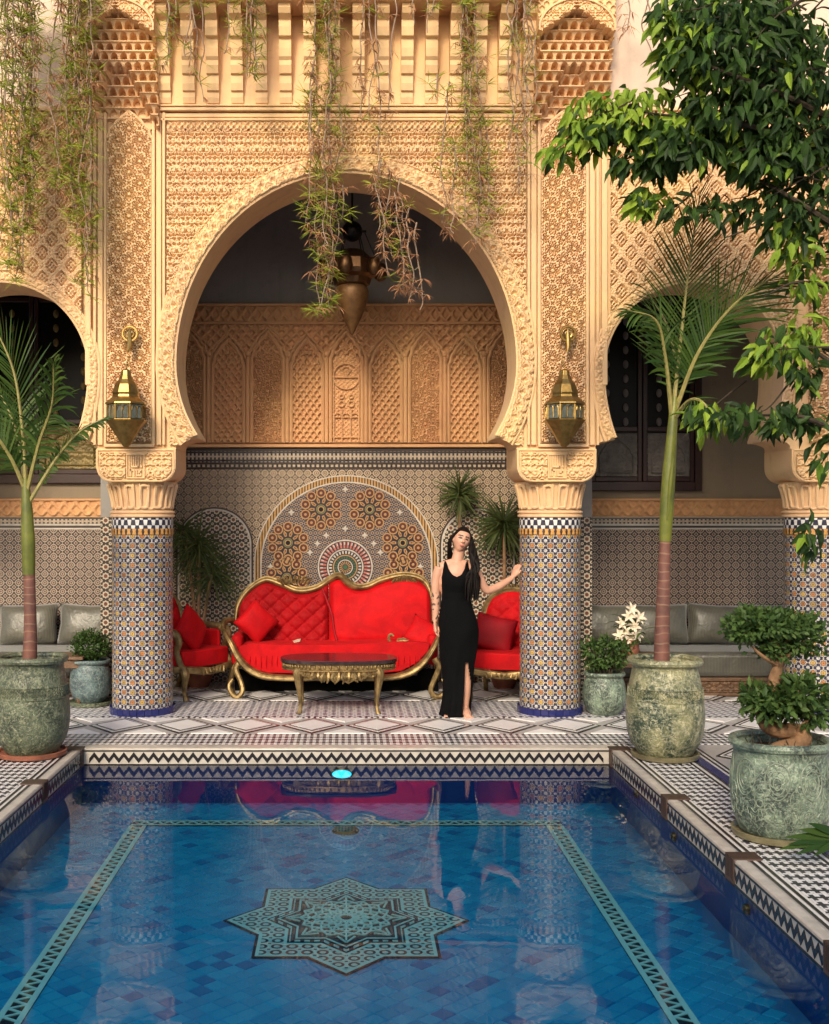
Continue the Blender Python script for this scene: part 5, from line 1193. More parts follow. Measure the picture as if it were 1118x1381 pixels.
def side_table(x, y, h, w, label):
    t = thing('side_table', label, 'table', (x, y, 0), 'small wooden side tables'); mb = MB(); mb.box((x - w, y - .18, h - .03), (x + w, y + .18, h)); mb.build('table_top', M_WB, t, bevel=.006)
    mb = MB(); mb.box((x - w + .03, y - .15, h - .11), (x + w - .03, y + .15, h - .031)); mb.build('apron', M_WB, t, bevel=.004)
    for a in (-1, 1):
        for b_ in (-1, 1): mb = MB(); mb.tube([(x + a * (w - .05), y + b_ * .13, h - .05), (x + a * (w - .05), y + b_ * .13, 0)], [.024, .018], 8); mb.build('leg', M_WB, t)
side_table(X(862, 10.75), 10.75, .47, .25, 'small brown wooden table that holds the vase of lilies'); side_table(X(86, 10.7), 10.7, .47, .22, 'small brown wooden table behind the left palm pot')
v = thing('vase', 'small terracotta vase of lilies on the wooden table', 'vase', (X(850, 10.7), 10.7, .471)); c = world_loc(v)
mb = MB(); mb.lathe([(.07, 0), (.085, .03), (.08, .09), (.07, .13), (.078, .14), (.066, .135)], c, 20); mb.build('vase_body', M_TC, v)
fl = thing('lily_bouquet', 'bouquet of cream lilies with green leaves in the terracotta vase', 'flowers', c + Vector((0, 0, .13))); c = world_loc(fl)
mb = MB(); heads = [(848, 832), (838, 842), (856, 845), (843, 853), (858, 857), (851, 822), (862, 833), (836, 858), (849, 862)]
for px, py in heads: mb.tube([c, P(px, py, 10.68)], .005, 5)
mb.build('stems', M_VG, fl)
mb = MB()
for k in range(70):
    a = rnd.uniform(0, 6.28); mb.leaf(c + Vector((rnd.uniform(-.1, .1), rnd.uniform(-.1, .1), rnd.uniform(.0, .22))), (math.cos(a), math.sin(a) * .8, rnd.uniform(-.4, .6)), (0, 0, 1), rnd.uniform(.08, .16), .03, .5)
mb.build('foliage', M_FI, fl, kind='stuff')
for px, py in heads:
    mb = MB(); p = P(px, py, 10.65); ax = Vector((rnd.uniform(-.5, .5), -1, rnd.uniform(.1, .7))).normalized(); u = ax.orthogonal().normalized(); w = ax.cross(u)
    for k in range(6):
        a = k * math.pi / 3; dd = (u * math.cos(a) + w * math.sin(a)) * .85 + ax * .5; mb.leaf(p, dd, ax, .075, .034, .6)
    mb.build('lily', M_LI, fl, smooth=False)

# ================================================================ WOMAN
def Wp(x, y, dy=0.0): return P(x, y, 10.13 + dy)
PER = thing('person', 'woman in a long black slit dress standing barefoot with one hand on the tiled column', 'person', (X(615, 10.13), 10.13, 0))
HC = Wp(622.3, 728.3, -.01); HR = Matrix.Rotation(R(17), 3, 'Y') @ Matrix.Rotation(R(6), 3, 'Z') @ Matrix.Rotation(R(-9), 3, 'X')
def headp(a, th):       # local: x right, -y front, z up
    st, ct = math.sin(th), math.cos(th); x, y, z = st * math.sin(a), -st * math.cos(a), ct
    px, py, pz = x * .073, y * .092, z * .112
    if pz < 0: k = 1 - .34 * (-pz / .112) ** 1.6; px *= k; py *= (1 - .10 * (-pz / .112)) if y < 0 else k
    f = max(0, -y)
    for s in (-1, 1): py += .011 * math.exp(-((px - s * .030) ** 2 / .00030 + (pz - .004) ** 2 / .00016)) * f
    py -= .006 * math.exp(-((px) ** 2 / .0016 + (pz - .03) ** 2 / .0002)) * f; py -= .008 * math.exp(-((px) ** 2 / .0006 + (pz + .098) ** 2 / .0004)) * f
    for s in (-1, 1): py -= .005 * math.exp(-((px - s * .038) ** 2 / .0005 + (pz + .03) ** 2 / .0006)) * f
    return Vector((px, py, pz))
hv = lambda v: HC + HR @ Vector(v)
mb = MB(); n, m = 48, 36; vs = [hv(headp(2 * math.pi * k / n, math.pi * i / m)) for i in range(m + 1) for k in range(n)]
mb.add(vs, [(i * n + k, (i + 1) * n + k, (i + 1) * n + (k + 1) % n, i * n + (k + 1) % n) for i in range(m) for k in range(n)])
mb.tube([hv((0, -.084, .012)), hv((0, -.098, -.008)), hv((0, -.110, -.026)), hv((0, -.094, -.034))], [.006, .009, .012, .007], 8)
for s in (-1, 1): mb.ell(hv((s * .010, -.097, -.030)), (.008, .008, .006), 8, 6); mb.ell(hv((s * .073, .005, -.005)), (.012, .02, .03), 8, 6, HR)
mb.ell(hv((0, -.088, -.055)), (.021, .008, .005), 10, 6, HR); mb.ell(hv((0, -.086, -.064)), (.018, .009, .006), 10, 6, HR)
def TB_(pts, rad, flat=1.0, n=14): mb.tube(catmull([Wp(*p) for p in pts], 5), rad, n, flat=flat, up=(0, 1, 0))
TB_([(617, 866), (617, 850), (615.5, 830), (615, 808), (614.5, 786), (615, 772), (616, 762), (616.5, 757)], [.10, .115, .102, .085, .098, .096, .07, .045], 1.48, 20)
for px, py in ((605, 781), (624, 782)): mb.ell(Wp(px, py, -.050), (.056, .050, .056), 14, 10)
TB_([(615.5, 764), (616.5, 756), (618.5, 747), (620, 738)], [.062, .050, .047, .05], 1.05, 14)
TB_([(616, 760), (604, 762), (594, 765.5)], [.050, .048, .042]); TB_([(616, 760), (628, 763), (640, 768.5)], [.050, .048, .042])
TB_([(593, 765.5), (588.5, 779), (587, 797), (587.5, 806), (587.5, 820), (586.5, 838)], [.048, .041, .036, .037, .034, .024])
TB_([(640.5, 769), (647, 781), (655, 795, .02), (661, 795.5, .04), (674, 790, .09), (691, 779, .15)], [.048, .041, .036, .036, .034, .023])
# hands: palm and five fingers each
def hand(wrist, d1, d2, nrm, fingers, thumb):
    mb.tube([wrist, wrist + d1 * .035, wrist + d1 * .085], [.024, .036, .036], 10, flat=.5, up=tuple(d2))
    for off, L_, bend in fingers:
        b0 = wrist + d1 * .075 + d2 * off; p1 = b0 + d1 * L_ * .5 + nrm * bend * .25 * L_; p2 = p1 + d1 * L_ * .32 + nrm * bend * .5 * L_; mb.tube([b0, p1, p2], [.0098, .0088, .0066], 7)
    mb.tube([wrist + d1 * .02 + d2 * thumb * .02, wrist + d1 * .055 + d2 * thumb * .05 + nrm * .01, wrist + d1 * .09 + d2 * thumb * .058 + nrm * .016], [.013, .0105, .008], 7)
FG = [(-.030, .062, .5), (-.010, .076, .4), (.011, .080, .4), (.031, .070, .45)]
hand(Wp(586.5, 838), Vector((.10, -.12, -1)).normalized(), Vector((.30, .95, 0)).normalized(), Vector((.95, -.2, 0)), FG, -1)
hand(Wp(691, 779, .15), Vector((.42, .16, .88)).normalized(), Vector((.55, -.80, -.12)).normalized(), Vector((-.80, -.5, .4)) * -.3, FG, 1)
# legs and bare feet
TB_([(626, 868), (627, 890), (627.5, 912), (628, 926), (627.5, 945), (627, 957)], [.088, .072, .052, .054, .038, .032])
TB_([(607, 868), (606.5, 905), (606.5, 930, .03), (606.5, 957, .06)], [.085, .052, .05, .032])
for px, toe in ((627.3, .012), (606.5, -.02)):
    a = Wp(px, 957, .075 if px < 610 else 0); mb.tube([Vector((a.x, a.y + .055, .032)), Vector((a.x, a.y, .050)), Vector((a.x + toe * .5, a.y - .09, .034)), Vector((a.x + toe, a.y - .155, .020))], [.026, .036, .033, .020], 12, flat=1.25, up=(0, 0, 1))
    for k in range(5): mb.tube([Vector((a.x + toe + (k - 2) * .0165, a.y - .14, .017)), Vector((a.x + toe * 1.2 + (k - 2) * .018, a.y - .185 + .006 * abs(k - 1), .011))], [.011, .008], 6)
    mb.tube([Vector((a.x, a.y + .01, .04)), Wp(px, 948, .05 if px < 610 else 0)], [.036, .033], 10)
body0 = mb.build('body', M_SK, PER)
rm = body0.modifiers.new('remesh', 'REMESH'); rm.mode = 'VOXEL'; rm.voxel_size = .0048; sm_ = body0.modifiers.new('smooth', 'SMOOTH'); sm_.iterations = 4; sm_.factor = .5
dg = bpy.context.evaluated_depsgraph_get(); me = bpy.data.meshes.new_from_object(body0.evaluated_get(dg)); body0.modifiers.clear(); body0.data = me
for mt in (M_LP, M_EY, M_TT): me.materials.append(mt)
inv = HR.transposed(); off = world_loc(PER); mi = []
for f in me.polygons:
    w = f.center + off; l = inv @ (w - HC); k = 0
    if l.y < -.05 and abs(l.z) < .12:
        for s in (-1, 1):
            ex = l.x - s * .030
            if abs(ex) < .0185 and abs(l.z - .004) < .0082 * (1 - (ex / .019) ** 2): k = 2
            if abs(ex) < .021 and abs(l.z - .0255 + .10 * (abs(ex)) * .6) < .0052: k = 2
        if abs(l.x) < .019 and abs(l.z + .0595) < .0078 * (1 - (l.x / .020) ** 2) and l.y < -.07: k = 1
    if 586 > 0 and w.x < X(594, 10.13) and Zp(835, 10.13) < w.z < Zp(799, 10.13):
        if noise.noise(Vector((w.x * 40, w.y * 40, w.z * 34))) > .22: k = 3
    mi.append(k)
me.polygons.foreach_set('material_index', mi); me.polygons.foreach_set('use_smooth', [True] * len(me.polygons)); me.update()
# dress
rows = [(767, 595, 634, .125), (778, 593.5, 637, .142), (788, 594, 637, .136), (798, 595, 635.5, .108), (808, 596, 634.5, .104), (820, 594, 638.5, .116), (835, 591.5, 643.5, .132), (850, 591, 645.5, .140), (865, 592, 644.5, .134), (882, 594, 642.5, .124), (900, 596.5, 640, .118), (920, 597.5, 637.5, .114), (940, 597, 636, .118), (954, 595.5, 635, .13), (964.5, 593.5, 635, .14)]
nr = 56; sub = 4; yy = np.array([r_[0] for r_ in rows]); ys = np.concatenate([np.linspace(yy[i], yy[i + 1], sub, endpoint=False) for i in range(len(yy) - 1)] + [[yy[-1]]])
xl, xr_, dp = (np.interp(ys, yy, [r_[k] for r_ in rows]) for k in (1, 2, 3)); mb = MB(); vs = []; fs = []
for j, y in enumerate(ys):
    for k in range(nr):
        a = 2 * math.pi * k / nr; ca, sa = math.cos(a), math.sin(a); fold = .010 * max(0, (y - 850) / 115) * math.sin(a * 9 + y * .02) + .004 * math.sin(a * 5 + y * .09)
        yy_ = y
        if y < 778:                                             # scooped neckline with broad straps
            top = float(np.interp(abs(ca), [0, .3, .52, .66, .80, .90, 1], [777, 774.5, 767, 757.5, 755.5, 763, 770])) if sa < 0 else float(np.interp(abs(ca), [0, .5, .66, .80, .9, 1], [764, 762, 757, 755, 762, 770])); yy_ = top + (778 - top) * (y - 767) / 11
        cx = (xl[j] + xr_[j]) / 2; hw = (xr_[j] - xl[j]) / 2; p = Wp(cx + hw * ca, yy_); p.y += sa * (dp[j] + fold) * (1 - .36 * max(0, 776 - yy_) / 20) + .004; p.x += ca * fold
        if j == len(ys) - 1: p.z = max(.006, min(p.z, .02))
        vs.append(p)
for j in range(len(ys) - 1):
    for k in range(nr):
        a = 2 * math.pi * (k + .5) / nr; slit = min(1, max(0, (ys[j] - 884) / 30))
        if ys[j] > 884 and math.sin(a) < 0 and .40 - .12 * slit < math.cos(a) < .40 + .44 * slit: continue
        fs.append((j * nr + k, j * nr + (k + 1) % nr, (j + 1) * nr + (k + 1) % nr, (j + 1) * nr + k))
mb.add(vs, fs); dr = mb.build('dress', M_DRS, PER, angle=80); so = dr.modifiers.new('cloth', 'SOLIDIFY'); so.thickness = .004; so.offset = 1
# hair: a cap and many long locks over her shoulder
mb = MB(); vs = []; n, m = 28, 18
for i in range(m + 1):
    for k in range(n):
        a = 2 * math.pi * k / n; th = math.pi * .80 * i / m; p = headp(a, th); front = -math.cos(a)
        p = Vector((p.x * 1.10, p.y * 1.08 + .004, p.z * 1.06 + .004))
        if math.cos(a) > .0 and th > .98: p.y += min(.10, (th - .98) * .45) * math.cos(a) ** .7; p.x *= 1.0 if abs(math.sin(a)) > .8 else .9
        vs.append(hv(p))
mb.add(vs, [(i * n + k, (i + 1) * n + k, (i + 1) * n + (k + 1) % n, i * n + (k + 1) % n) for i in range(m) for k in range(n)])
hr = random.Random(3)
for i in range(230):
    s = 1 if i < 165 else -1; t = hr.random(); a0 = hr.uniform(.1, 1.25) * s
    st = hv((math.sin(a0) * .062 + s * .012, -.048 + .11 * t, .098 - .045 * abs(a0)))
    if s > 0:
        x_e = hr.uniform(627, 645); y_e = hr.uniform(785, 812); dd = hr.uniform(-.15, .06)
        pts = [st, hv((.085 + .012 * hr.random(), -.03 + .08 * t, .01)), Wp(633 + 9 * hr.random(), 745, -.10 + .16 * t), Wp(636 + 10 * hr.random(), 765, dd - .02), Wp(x_e + 2, (y_e + 765) / 2, dd - .03), Wp(x_e, y_e, dd - .02)]
    else:
        pts = [st, hv((-.084, -.01 + .08 * t, .0)), hv((-.080, .02 + .06 * t, -.07)), Wp(604 + 6 * hr.random(), 751, .09), Wp(600 + 10 * hr.random(), 764, .12)]
    mb.tube(catmull(pts, 5), [.008, .0105, .011, .010, .008, .002], 5)
mb.build('hair', M_HR, PER)

# ================================================================ PLANTERS
def planter(px, by, r, h, mat, prof, label, group, saucer=None, slabel=None, soil=M_SO, n=48, decor=None):
    d = floor_d(by); x = X(px, d); t = thing('planter', label, 'planter', (x, d, 0), group); z0 = .03 if saucer else .0
    mb = MB(); pr = [(r * a, z0 + h * b_) for a, b_ in prof]
    inner = [(pr[-1][0] - .030, pr[-1][1] - .004), (pr[-1][0] - .045, pr[-1][1] - .09)]
    mb.lathe(catmull([Vector((a, 0, b_)) for a, b_ in pr], 4) and [(v.x, v.z) for v in catmull([Vector((a, 0, b_)) for a, b_ in pr], 4)] + inner, (x, d, 0), n, capt=False, fn=lambda a, z: 1 + .006 * noise.noise(Vector((math.cos(a) * 2, math.sin(a) * 2, z * 3)))); mb.build('pot', mat, t)
    zr = pr[-1][1]; rr = pr[-1][0]; mb = MB(); mb.tube([(x + (rr - .012) * math.cos(a), d + (rr - .012) * math.sin(a), zr - .004 + .003 * math.sin(a * 3)) for a in [2 * math.pi * i / 40 for i in range(40)]], .021 * r / .28 + .004, 8, closed=True); mb.build('rim', mat, t)
    mb = MB(); vs = []; mb.lathe([(rr - .03, zr - .055), (rr * .6, zr - .045), (.02, zr - .035)], (x, d, 0), 24, capb=False, fn=lambda a, z: 1 + .03 * math.sin(a * 7)); mb.build('soil', soil, t)
    if decor: decor(t, x, d, r, z0, h, pr)
    if saucer:
        mb = MB(); R_ = saucer[1]; mb.lathe([(R_ * .8, .0), (R_ * .97, .012), (R_, .045), (R_ * .95, .047), (R_ * .9, .028), (.05, .0285)], (x, d, 0), 40, capt=True); o = mb.build('saucer', saucer[0]); tag(o, slabel, 'saucer', 'saucers under the planters')
    return Vector((x, d, zr - .04))
def prof_r(pr, z): return float(np.interp(z, [p[1] for p in pr], [p[0] for p in pr]))
def zig(t, x, d, r, z0, h, pr):
    mb = MB()
    for zb_ in (.60, .72, .60 + .02, .72 - .02)[:2]:
        z = z0 + h * zb_; rr = prof_r(pr, z) + .003; mb.tube([(x + rr * math.cos(a), d + rr * math.sin(a), z) for a in [2 * math.pi * i / 60 for i in range(60)]], .004, 5, closed=True)
    for lay in (0, .03, .06):
        pts = []
        for i in range(144):
            a = 2 * math.pi * i / 144; z = z0 + h * (.62 + lay) + (.022 if i % 2 else 0); rr = prof_r(pr, z) + .003; pts.append((x + rr * math.cos(a), d + rr * math.sin(a), z))
        mb.tube(pts, .003, 4, closed=True)
    mb.build('incised_band', t.children[0].data.materials[0], t)
M_RA = simple('pale_raised_glaze', (.25, .30, .22), .4, 0, .5, 12)
def arabes(t, x, d, r, z0, h, pr):
    mb = MB()
    def on(a, z): rr = prof_r(pr, z) + .002; return (x + rr * math.cos(a), d + rr * math.sin(a), z)
    for k in range(9):
        a0 = 2 * math.pi * k / 9 + .1; zc = z0 + h * .62
        for q in (1, .66, .33): mb.tube([on(a0 + .24 * q * math.sin(w) * (1 - .25 * math.cos(w)), zc - .09 * q * math.cos(w) * (1.25 if math.cos(w) < 0 else .9)) for w in [i * math.pi / 12 for i in range(24)]], .0030, 5, closed=True)
        for s in (-1, 1):
            mb.tube([on(a0 + s * (.33 - .09 * math.cos(w)) , zc - .14 + .010 * w + .035 * math.sin(w)) for w in [i * .45 for i in range(20)]], .0028, 5)
            mb.tube([on(a0 + s * .05 + .28 * s * i / 8, z0 + h * .34 - .05 * math.sin(i / 8 * 3.1) - .02 * (i % 2)) for i in range(9)], .0028, 5)
    for i in range(26):
        a0 = rnd.uniform(0, 6.28); zc = z0 + h * rnd.uniform(.15, .42); mb.tube([on(a0 + .03 * j, zc + .012 * math.sin(j * .9 + a0 * 9)) for j in range(9)], .003, 4)
    mb.build('raised_arabesque', M_RA, t)
JAR = [(.66, 0), (.74, .04), (.93, .18), (1.0, .36), (.99, .52), (.93, .72), (.86, .86), (.83, .93), (.88, .97), (.92, 1.0)]
BOWL = [(.62, 0), (.72, .05), (.92, .22), (1.0, .45), (.97, .68), (.88, .86), (.84, .92), (.90, .97), (.94, 1.0)]
WIDE = [(.76, 0), (.84, .05), (.95, .22), (1.0, .46), (.985, .66), (.95, .80), (.93, .88), (.97, .95), (1.0, 1.0)]
big = 'large glazed planters around the pool'; sml = 'small glazed planters beside the columns'
S1 = planter(43, 1019, .275, .69, M_P2, JAR, 'tall dark green glazed planter with an incised zigzag band holding the left palm', big, (M_TC, .255), 'terracotta saucer under the tall dark green planter', decor=zig)
S2 = planter(122, 951, .190, .385, M_P3, BOWL, 'small blue green glazed planter holding the clipped boxwood', sml, (M_P2, .205), 'green glazed saucer under the boxwood planter')
S3 = planter(815, 963, .190, .365, M_P4, BOWL, 'small pale green glazed planter holding the loose leafy shrub', sml)
S4 = planter(897, 1022, .280, .685, M_P1, JAR, 'tall gold and green glazed planter holding the tall palm', big, (M_SC, .245), 'olive saucer under the tall gold and green planter', decor=zig)
S5 = planter(1053, 1128, .268, .50, M_P4, WIDE, 'wide grey green planter with raised arabesque holding the bonsai', big, (M_SC, .265), 'olive saucer under the bonsai planter', decor=arabes)

# ================================================================ PLANTS
def ball_leaves(mb, c, r, n, L, w, seed, hollow=.55, up=.25, seg=1, lump=.25):
    g = random.Random(seed)
    for i in range(n):
        v = Vector((g.gauss(0, 1), g.gauss(0, 1), g.gauss(0, 1))).normalized(); k = g.uniform(hollow, 1) * (1 + lump * noise.noise(v * 2.3 + Vector((seed, 0, 0))))
        p = Vector(c) + Vector((v.x * r[0], v.y * r[1], v.z * r[2])) * k; dd = (v + Vector((g.gauss(0, .6), g.gauss(0, .6), g.gauss(0, .6) + up))).normalized()
        nn = (v * .8 + Vector((g.gauss(0, .4), g.gauss(0, .4), g.gauss(0, .4) + .5))); mb.leaf(p, dd, nn, L * g.uniform(.7, 1.2), w * g.uniform(.8, 1.2), .3, .15, seg)
t = thing('boxwood', 'small clipped round boxwood in the blue green planter', 'shrub', S2); mb = MB(); c = P(122, 873, S2.y)
for k in range(9): a = k * .7; mb.tube([S2 + Vector((.03 * math.cos(a), .03 * math.sin(a), -.02)), c + Vector((.10 * math.cos(a), .08 * math.sin(a), -.03))], [.008, .005], 5)
mb.build('stems', M_DB, t); mb = MB(); ball_leaves(mb, c + Vector((0, 0, .01)), (.185, .17, .145), 1700, .034, .016, 5, .45); mb.build('foliage', M_SH, t, kind='stuff')
t = thing('shrub', 'loose small leafed shrub in the pale green planter beside the column', 'shrub', S3); mb = MB()
for k in range(12): a = k * .55; e = P(815 + 26 * math.cos(a * 2.3), 880 - 10 * math.sin(a * 3), S3.y); mb.tube(catmull([S3 + Vector((.05 * math.cos(a), .05 * math.sin(a), -.02)), S3 + Vector((.07 * math.cos(a), .05 * math.sin(a), .10)), e + Vector((0, .1 * math.sin(a), 0))], 4), [.008, .006, .003], 5)
mb.build('stems', M_DB, t); mb = MB()
for i, (px, py, rx, rz) in enumerate(((812, 882, .19, .11), (798, 876, .11, .09), (836, 876, .13, .08), (820, 868, .13, .07), (806, 894, .12, .06), (831, 890, .12, .06))): ball_leaves(mb, P(px, py, S3.y), (rx, .14, rz), 190, .055, .024, 20 + i, .2, .1)
mb.build('foliage', M_FI, t, kind='stuff')
# bonsai
t = thing('bonsai_tree', 'bonsai with a twisted brown trunk and two leafy pads in the wide planter', 'bonsai', S5); d0 = S5.y
mb = MB(); mb.tube(catmull([P(1036, 1022, d0 + .02), P(1052, 1013, d0), P(1072, 1006, d0 - .02), P(1084, 995, d0), P(1074, 986, d0 + .02), P(1050, 985, d0 + .02), P(1034, 977, d0), P(1028, 963, d0), P(1036, 946, d0 + .02), P(1043, 930, d0), P(1045, 914, d0), P(1050, 898, d0), P(1058, 880, d0), P(1056, 865, d0)], 5), [.05, .056, .05, .046, .044, .045, .042, .036, .034, .033, .034, .028, .022, .012], 10); mb.build('trunk', M_BA, t)
for a, b_ in (((1050, 898), (1010, 868)), ((1054, 890), (1090, 862)), ((1056, 878), (1030, 850)), ((1056, 872), (1080, 842)), ((1030, 966), (1012, 950)), ((1040, 945), (1080, 940)), ((1072, 988), (1100, 955))): mb = MB(); mb.tube(catmull([P(*a, d0), P((a[0] + b_[0]) / 2, (a[1] + b_[1]) / 2 + 3, d0 - .05), P(*b_, d0 - .02)], 4), [.016, .011, .005], 6); mb.build('branch', M_BA, t)
for i, (px, py, rx, ry, rz, n_) in enumerate(((1046, 842, .27, .20, .075, 1300), (1004, 850, .11, .12, .07, 320), (1080, 862, .16, .15, .10, 520), (1046, 872, .13, .13, .08, 330), (1018, 832, .13, .14, .05, 320))):
    mb = MB(); ball_leaves(mb, P(px, py, d0), (rx, ry, rz), n_, .044, .022, 40 + i, .35, .2, 1, .45); mb.build('upper_pad', M_FI, t, kind='stuff')
for i, (px, py, rx, ry, rz, n_) in enumerate(((1042, 950, .15, .15, .085, 420), (1080, 935, .16, .15, .10, 460), (1020, 942, .09, .11, .07, 170), (1095, 962, .10, .12, .07, 190))):
    mb = MB(); ball_leaves(mb, P(px, py, d0 - .03), (rx, ry, rz), n_, .060, .028, 60 + i, .3, .1, 2, .45); mb.build('lower_pad', M_FI, t, kind='stuff')
mb = MB()
for k in range(16): a = rnd.uniform(0, 6.28); p = S5 + Vector((rnd.uniform(-.17, .17), rnd.uniform(-.17, .1), .01)); mb.tube([p, p + Vector((.02 * math.cos(a), .02 * math.sin(a), rnd.uniform(.02, .06)))], [.004, .002], 4)
mb.build('twigs', M_DB, t)
# palms
def frond(t, pts, Lmax, droop, side_bias=0, n=34, w=.026, up=(0, -1, 0), seed=1, taper=(.35, 1.0, .45), spread=.75):
    g = random.Random(seed); c = catmull(pts, 12); mb = MB(); mb.tube(c, [.018, .013, .009, .004], 6); fr_ = mb.build('frond', M_RS, t)
    mb = MB(); m = len(c); tot = 0
    for i in range(n):
        u = .16 + .84 * i / (n - 1); k = min(int(u * (m - 1)), m - 2); p = c[k].lerp(c[k + 1], u * (m - 1) - k); tg = (c[min(k + 2, m - 1)] - c[max(k - 1, 0)]).normalized(); nn = Vector(up); sd_ = tg.cross(nn).normalized(); nn = sd_.cross(tg)
        L_ = Lmax * float(np.interp(u, [.16, .5, 1.0], taper))
        for s in (-1, 1):
            f_ = spread * (1.1 - .75 * u); dd = sd_ * s * f_ + tg * (.55 + .6 * u) + nn * g.uniform(-.12, .22); mb.blade(p, dd, (tg * .8 + nn * g.uniform(-.5, .5)).normalized(), L_ * g.uniform(.72, 1.10), w * g.uniform(.9, 1.45), droop * g.uniform(.4, 1.9), 4)
    o = mb.build('leaflets', M_PF, fr_, smooth=False); o['kind'] = 'stuff'
t = thing('palm_tree', 'tall young palm with a ringed brown trunk in the gold and green planter', 'palm', S4); d0 = S4.y
mb = MB(); mb.tube(catmull([P(892, 908, d0), P(893, 850, d0), P(895, 790, d0), P(897, 728, d0)], 8), [.060, .053, .047, .041], 16); mb.build('trunk', M_PB, t)
mb = MB(); mb.tube(catmull([P(897, 730, d0), P(899, 690, d0), P(902, 640, d0), P(905, 600, d0), P(908, 560, d0), P(910, 535, d0)], 6), [.043, .050, .048, .040, .032, .020], 16); mb.tube(catmull([P(900, 700, d0 - .05), P(904, 650, d0 - .055), P(909, 610, d0 - .03)], 4), [.006, .016, .004], 6); mb.build('crownshaft', M_CS, t)
frond(t, [P(907, 560, d0), P(917, 470, d0 + .02), P(928, 370, d0 + .05), P(944, 262, d0 + .1)], .60, .10, seed=2, n=42, spread=.95, taper=(.8, 1.0, .35))
frond(t, [P(910, 555, d0), P(945, 470, d0 - .1), P(1000, 402, d0 - .2), P(1085, 352, d0 - .3)], .55, .35, seed=3, n=50, up=(0, -.8, .6), spread=.8)
frond(t, [P(906, 560, d0), P(897, 480, d0 - .1), P(884, 432, d0 - .22), P(846, 418, d0 - .35)], .36, .7, seed=4, n=22, up=(0, -.7, .7), spread=.8)
False and frond(t, [P(909, 560, d0), P(940, 510, d0 + .2), P(985, 465, d0 + .4), P(1040, 425, d0 + .6)], .42, .6, seed=5, n=24, up=(0, -.5, .8))
frond(t, [P(908, 558, d0), P(912, 500, d0 + .15), P(900, 440, d0 + .35), P(872, 392, d0 + .5)], .40, .6, seed=6, n=24, up=(0, -.6, .8))
frond(t, [P(909, 565, d0), P(930, 540, d0 - .2), P(950, 545, d0 - .35), P(968, 580, d0 - .45)], .24, .9, seed=7, n=16, up=(0, -.5, .8), w=.02)
t = thing('palm_tree', 'young palm with arching fronds in the dark green planter at the left', 'palm', S1); d0 = S1.y
mb = MB(); mb.tube(catmull([P(40, 896, d0), P(41, 850, d0), P(40, 800, d0), P(39, 745, d0)], 6), [.055, .048, .044, .042], 14); mb.build('trunk', M_PB, t)
mb = MB(); mb.tube(catmull([P(39, 775, d0), P(38, 730, d0), P(36, 680, d0), P(34, 640, d0)], 6), [.046, .052, .040, .022], 14); mb.build('crownshaft', M_CS, t)
for i, (q, L_, dr_) in enumerate((([(35, 660, 0), (30, 580, -.05), (18, 500, -.1), (-12, 430, -.15)], .50, .35), ([(36, 665, 0), (52, 600, -.1), (70, 545, -.25), (72, 490, -.4)], .34, .9), ([(38, 680, 0), (75, 620, -.05), (108, 582, -.1), (142, 563, -.1)], .14, .9), ([(34, 660, 0), (10, 610, -.1), (-30, 560, -.2), (-80, 540, -.3)], .5, .5), ([(34, 655, 0), (26, 600, .15), (14, 560, .3), (-5, 520, .4)], .44, .7))):
    frond(t, [P(a, b_, d0 + c_) for a, b_, c_ in q], L_, dr_, seed=20 + i, n=34, up=(.2, -.8, .5))
# spiky dracaenas behind the furniture
def dracaena(px, py, d, rp, label, seed, droop=.5, n=70, stem_to=None, more=()):
    g = random.Random(seed); t = thing('dracaena', label, 'plant', (X(px, d), d, 0), 'spiky dracaenas behind the red furniture')
    pot = MB(); pot.lathe([(.10, 0), (.14, .1), (.15, .25), (.16, .26), (.13, .25)], (X(px, d), d, 0), 20); pot.build('pot', M_TC, t)
    for (qx, qy, qr, qn) in [(px, py, rp, n)] + list(more):
        c = P(qx, qy, d); mb = MB(); mb.tube(catmull([Vector((X(px, d), d, .2)), Vector((X((px * .6 + qx * .4), d), d, c.z * .6)), c], 6), [.022, .018, .016], 7); mb.build('stem', M_BA, t)
        mb = MB()
        for i in range(qn):
            v = Vector((g.gauss(0, 1), g.gauss(0, .7), g.gauss(.25, .8))).normalized(); L_ = qr * d / FPX * g.uniform(.8, 1.2); mb.blade(c + Vector((0, 0, g.uniform(-.08, .04))), v, v.cross(Vector((g.gauss(0, .3), 1, g.gauss(0, .3)))).normalized(), L_, .022, droop * g.uniform(.5, 1.5), 5)
        mb.build('leaf_rosette', M_DR, t, smooth=False, kind='stuff')
dracaena(620, 664, 11.9, 36, 'taller spiky dracaena whose rosette shows above the woman', 1, .45, 130)
dracaena(680, 706, 11.75, 52, 'spiky dracaena against the column over the right armchair', 2, .9, 190)
dracaena(268, 736, 11.8, 56, 'dark drooping dracaena above the left armchair', 3, 1.3, 130, more=((286, 772, 50, 80), (248, 716, 40, 60)))
# broad leaf at the picture edge by the bonsai saucer
t = thing('broadleaf_plant', 'low green leaf fan reaching over the bonsai saucer', 'plant', P(1150, 1150, 5.9)); mb = MB()
c0 = P(1140, 1128, 5.85); mb.tube([world_loc(t), c0], .01, 6); mb.build('stalk', M_RS, t)
for i, (ex, ey) in enumerate(((1048, 1143), (1058, 1126), (1072, 1150), (1078, 1116), (1096, 1153), (1062, 1136), (1090, 1108))):
    mb = MB(); e = P(ex, ey, 5.75); mb.blade(c0, e - c0, Vector((.1, .3, 1)), (e - c0).length, .055, .05, 6); mb.build('leaf', M_PF, t, smooth=False)

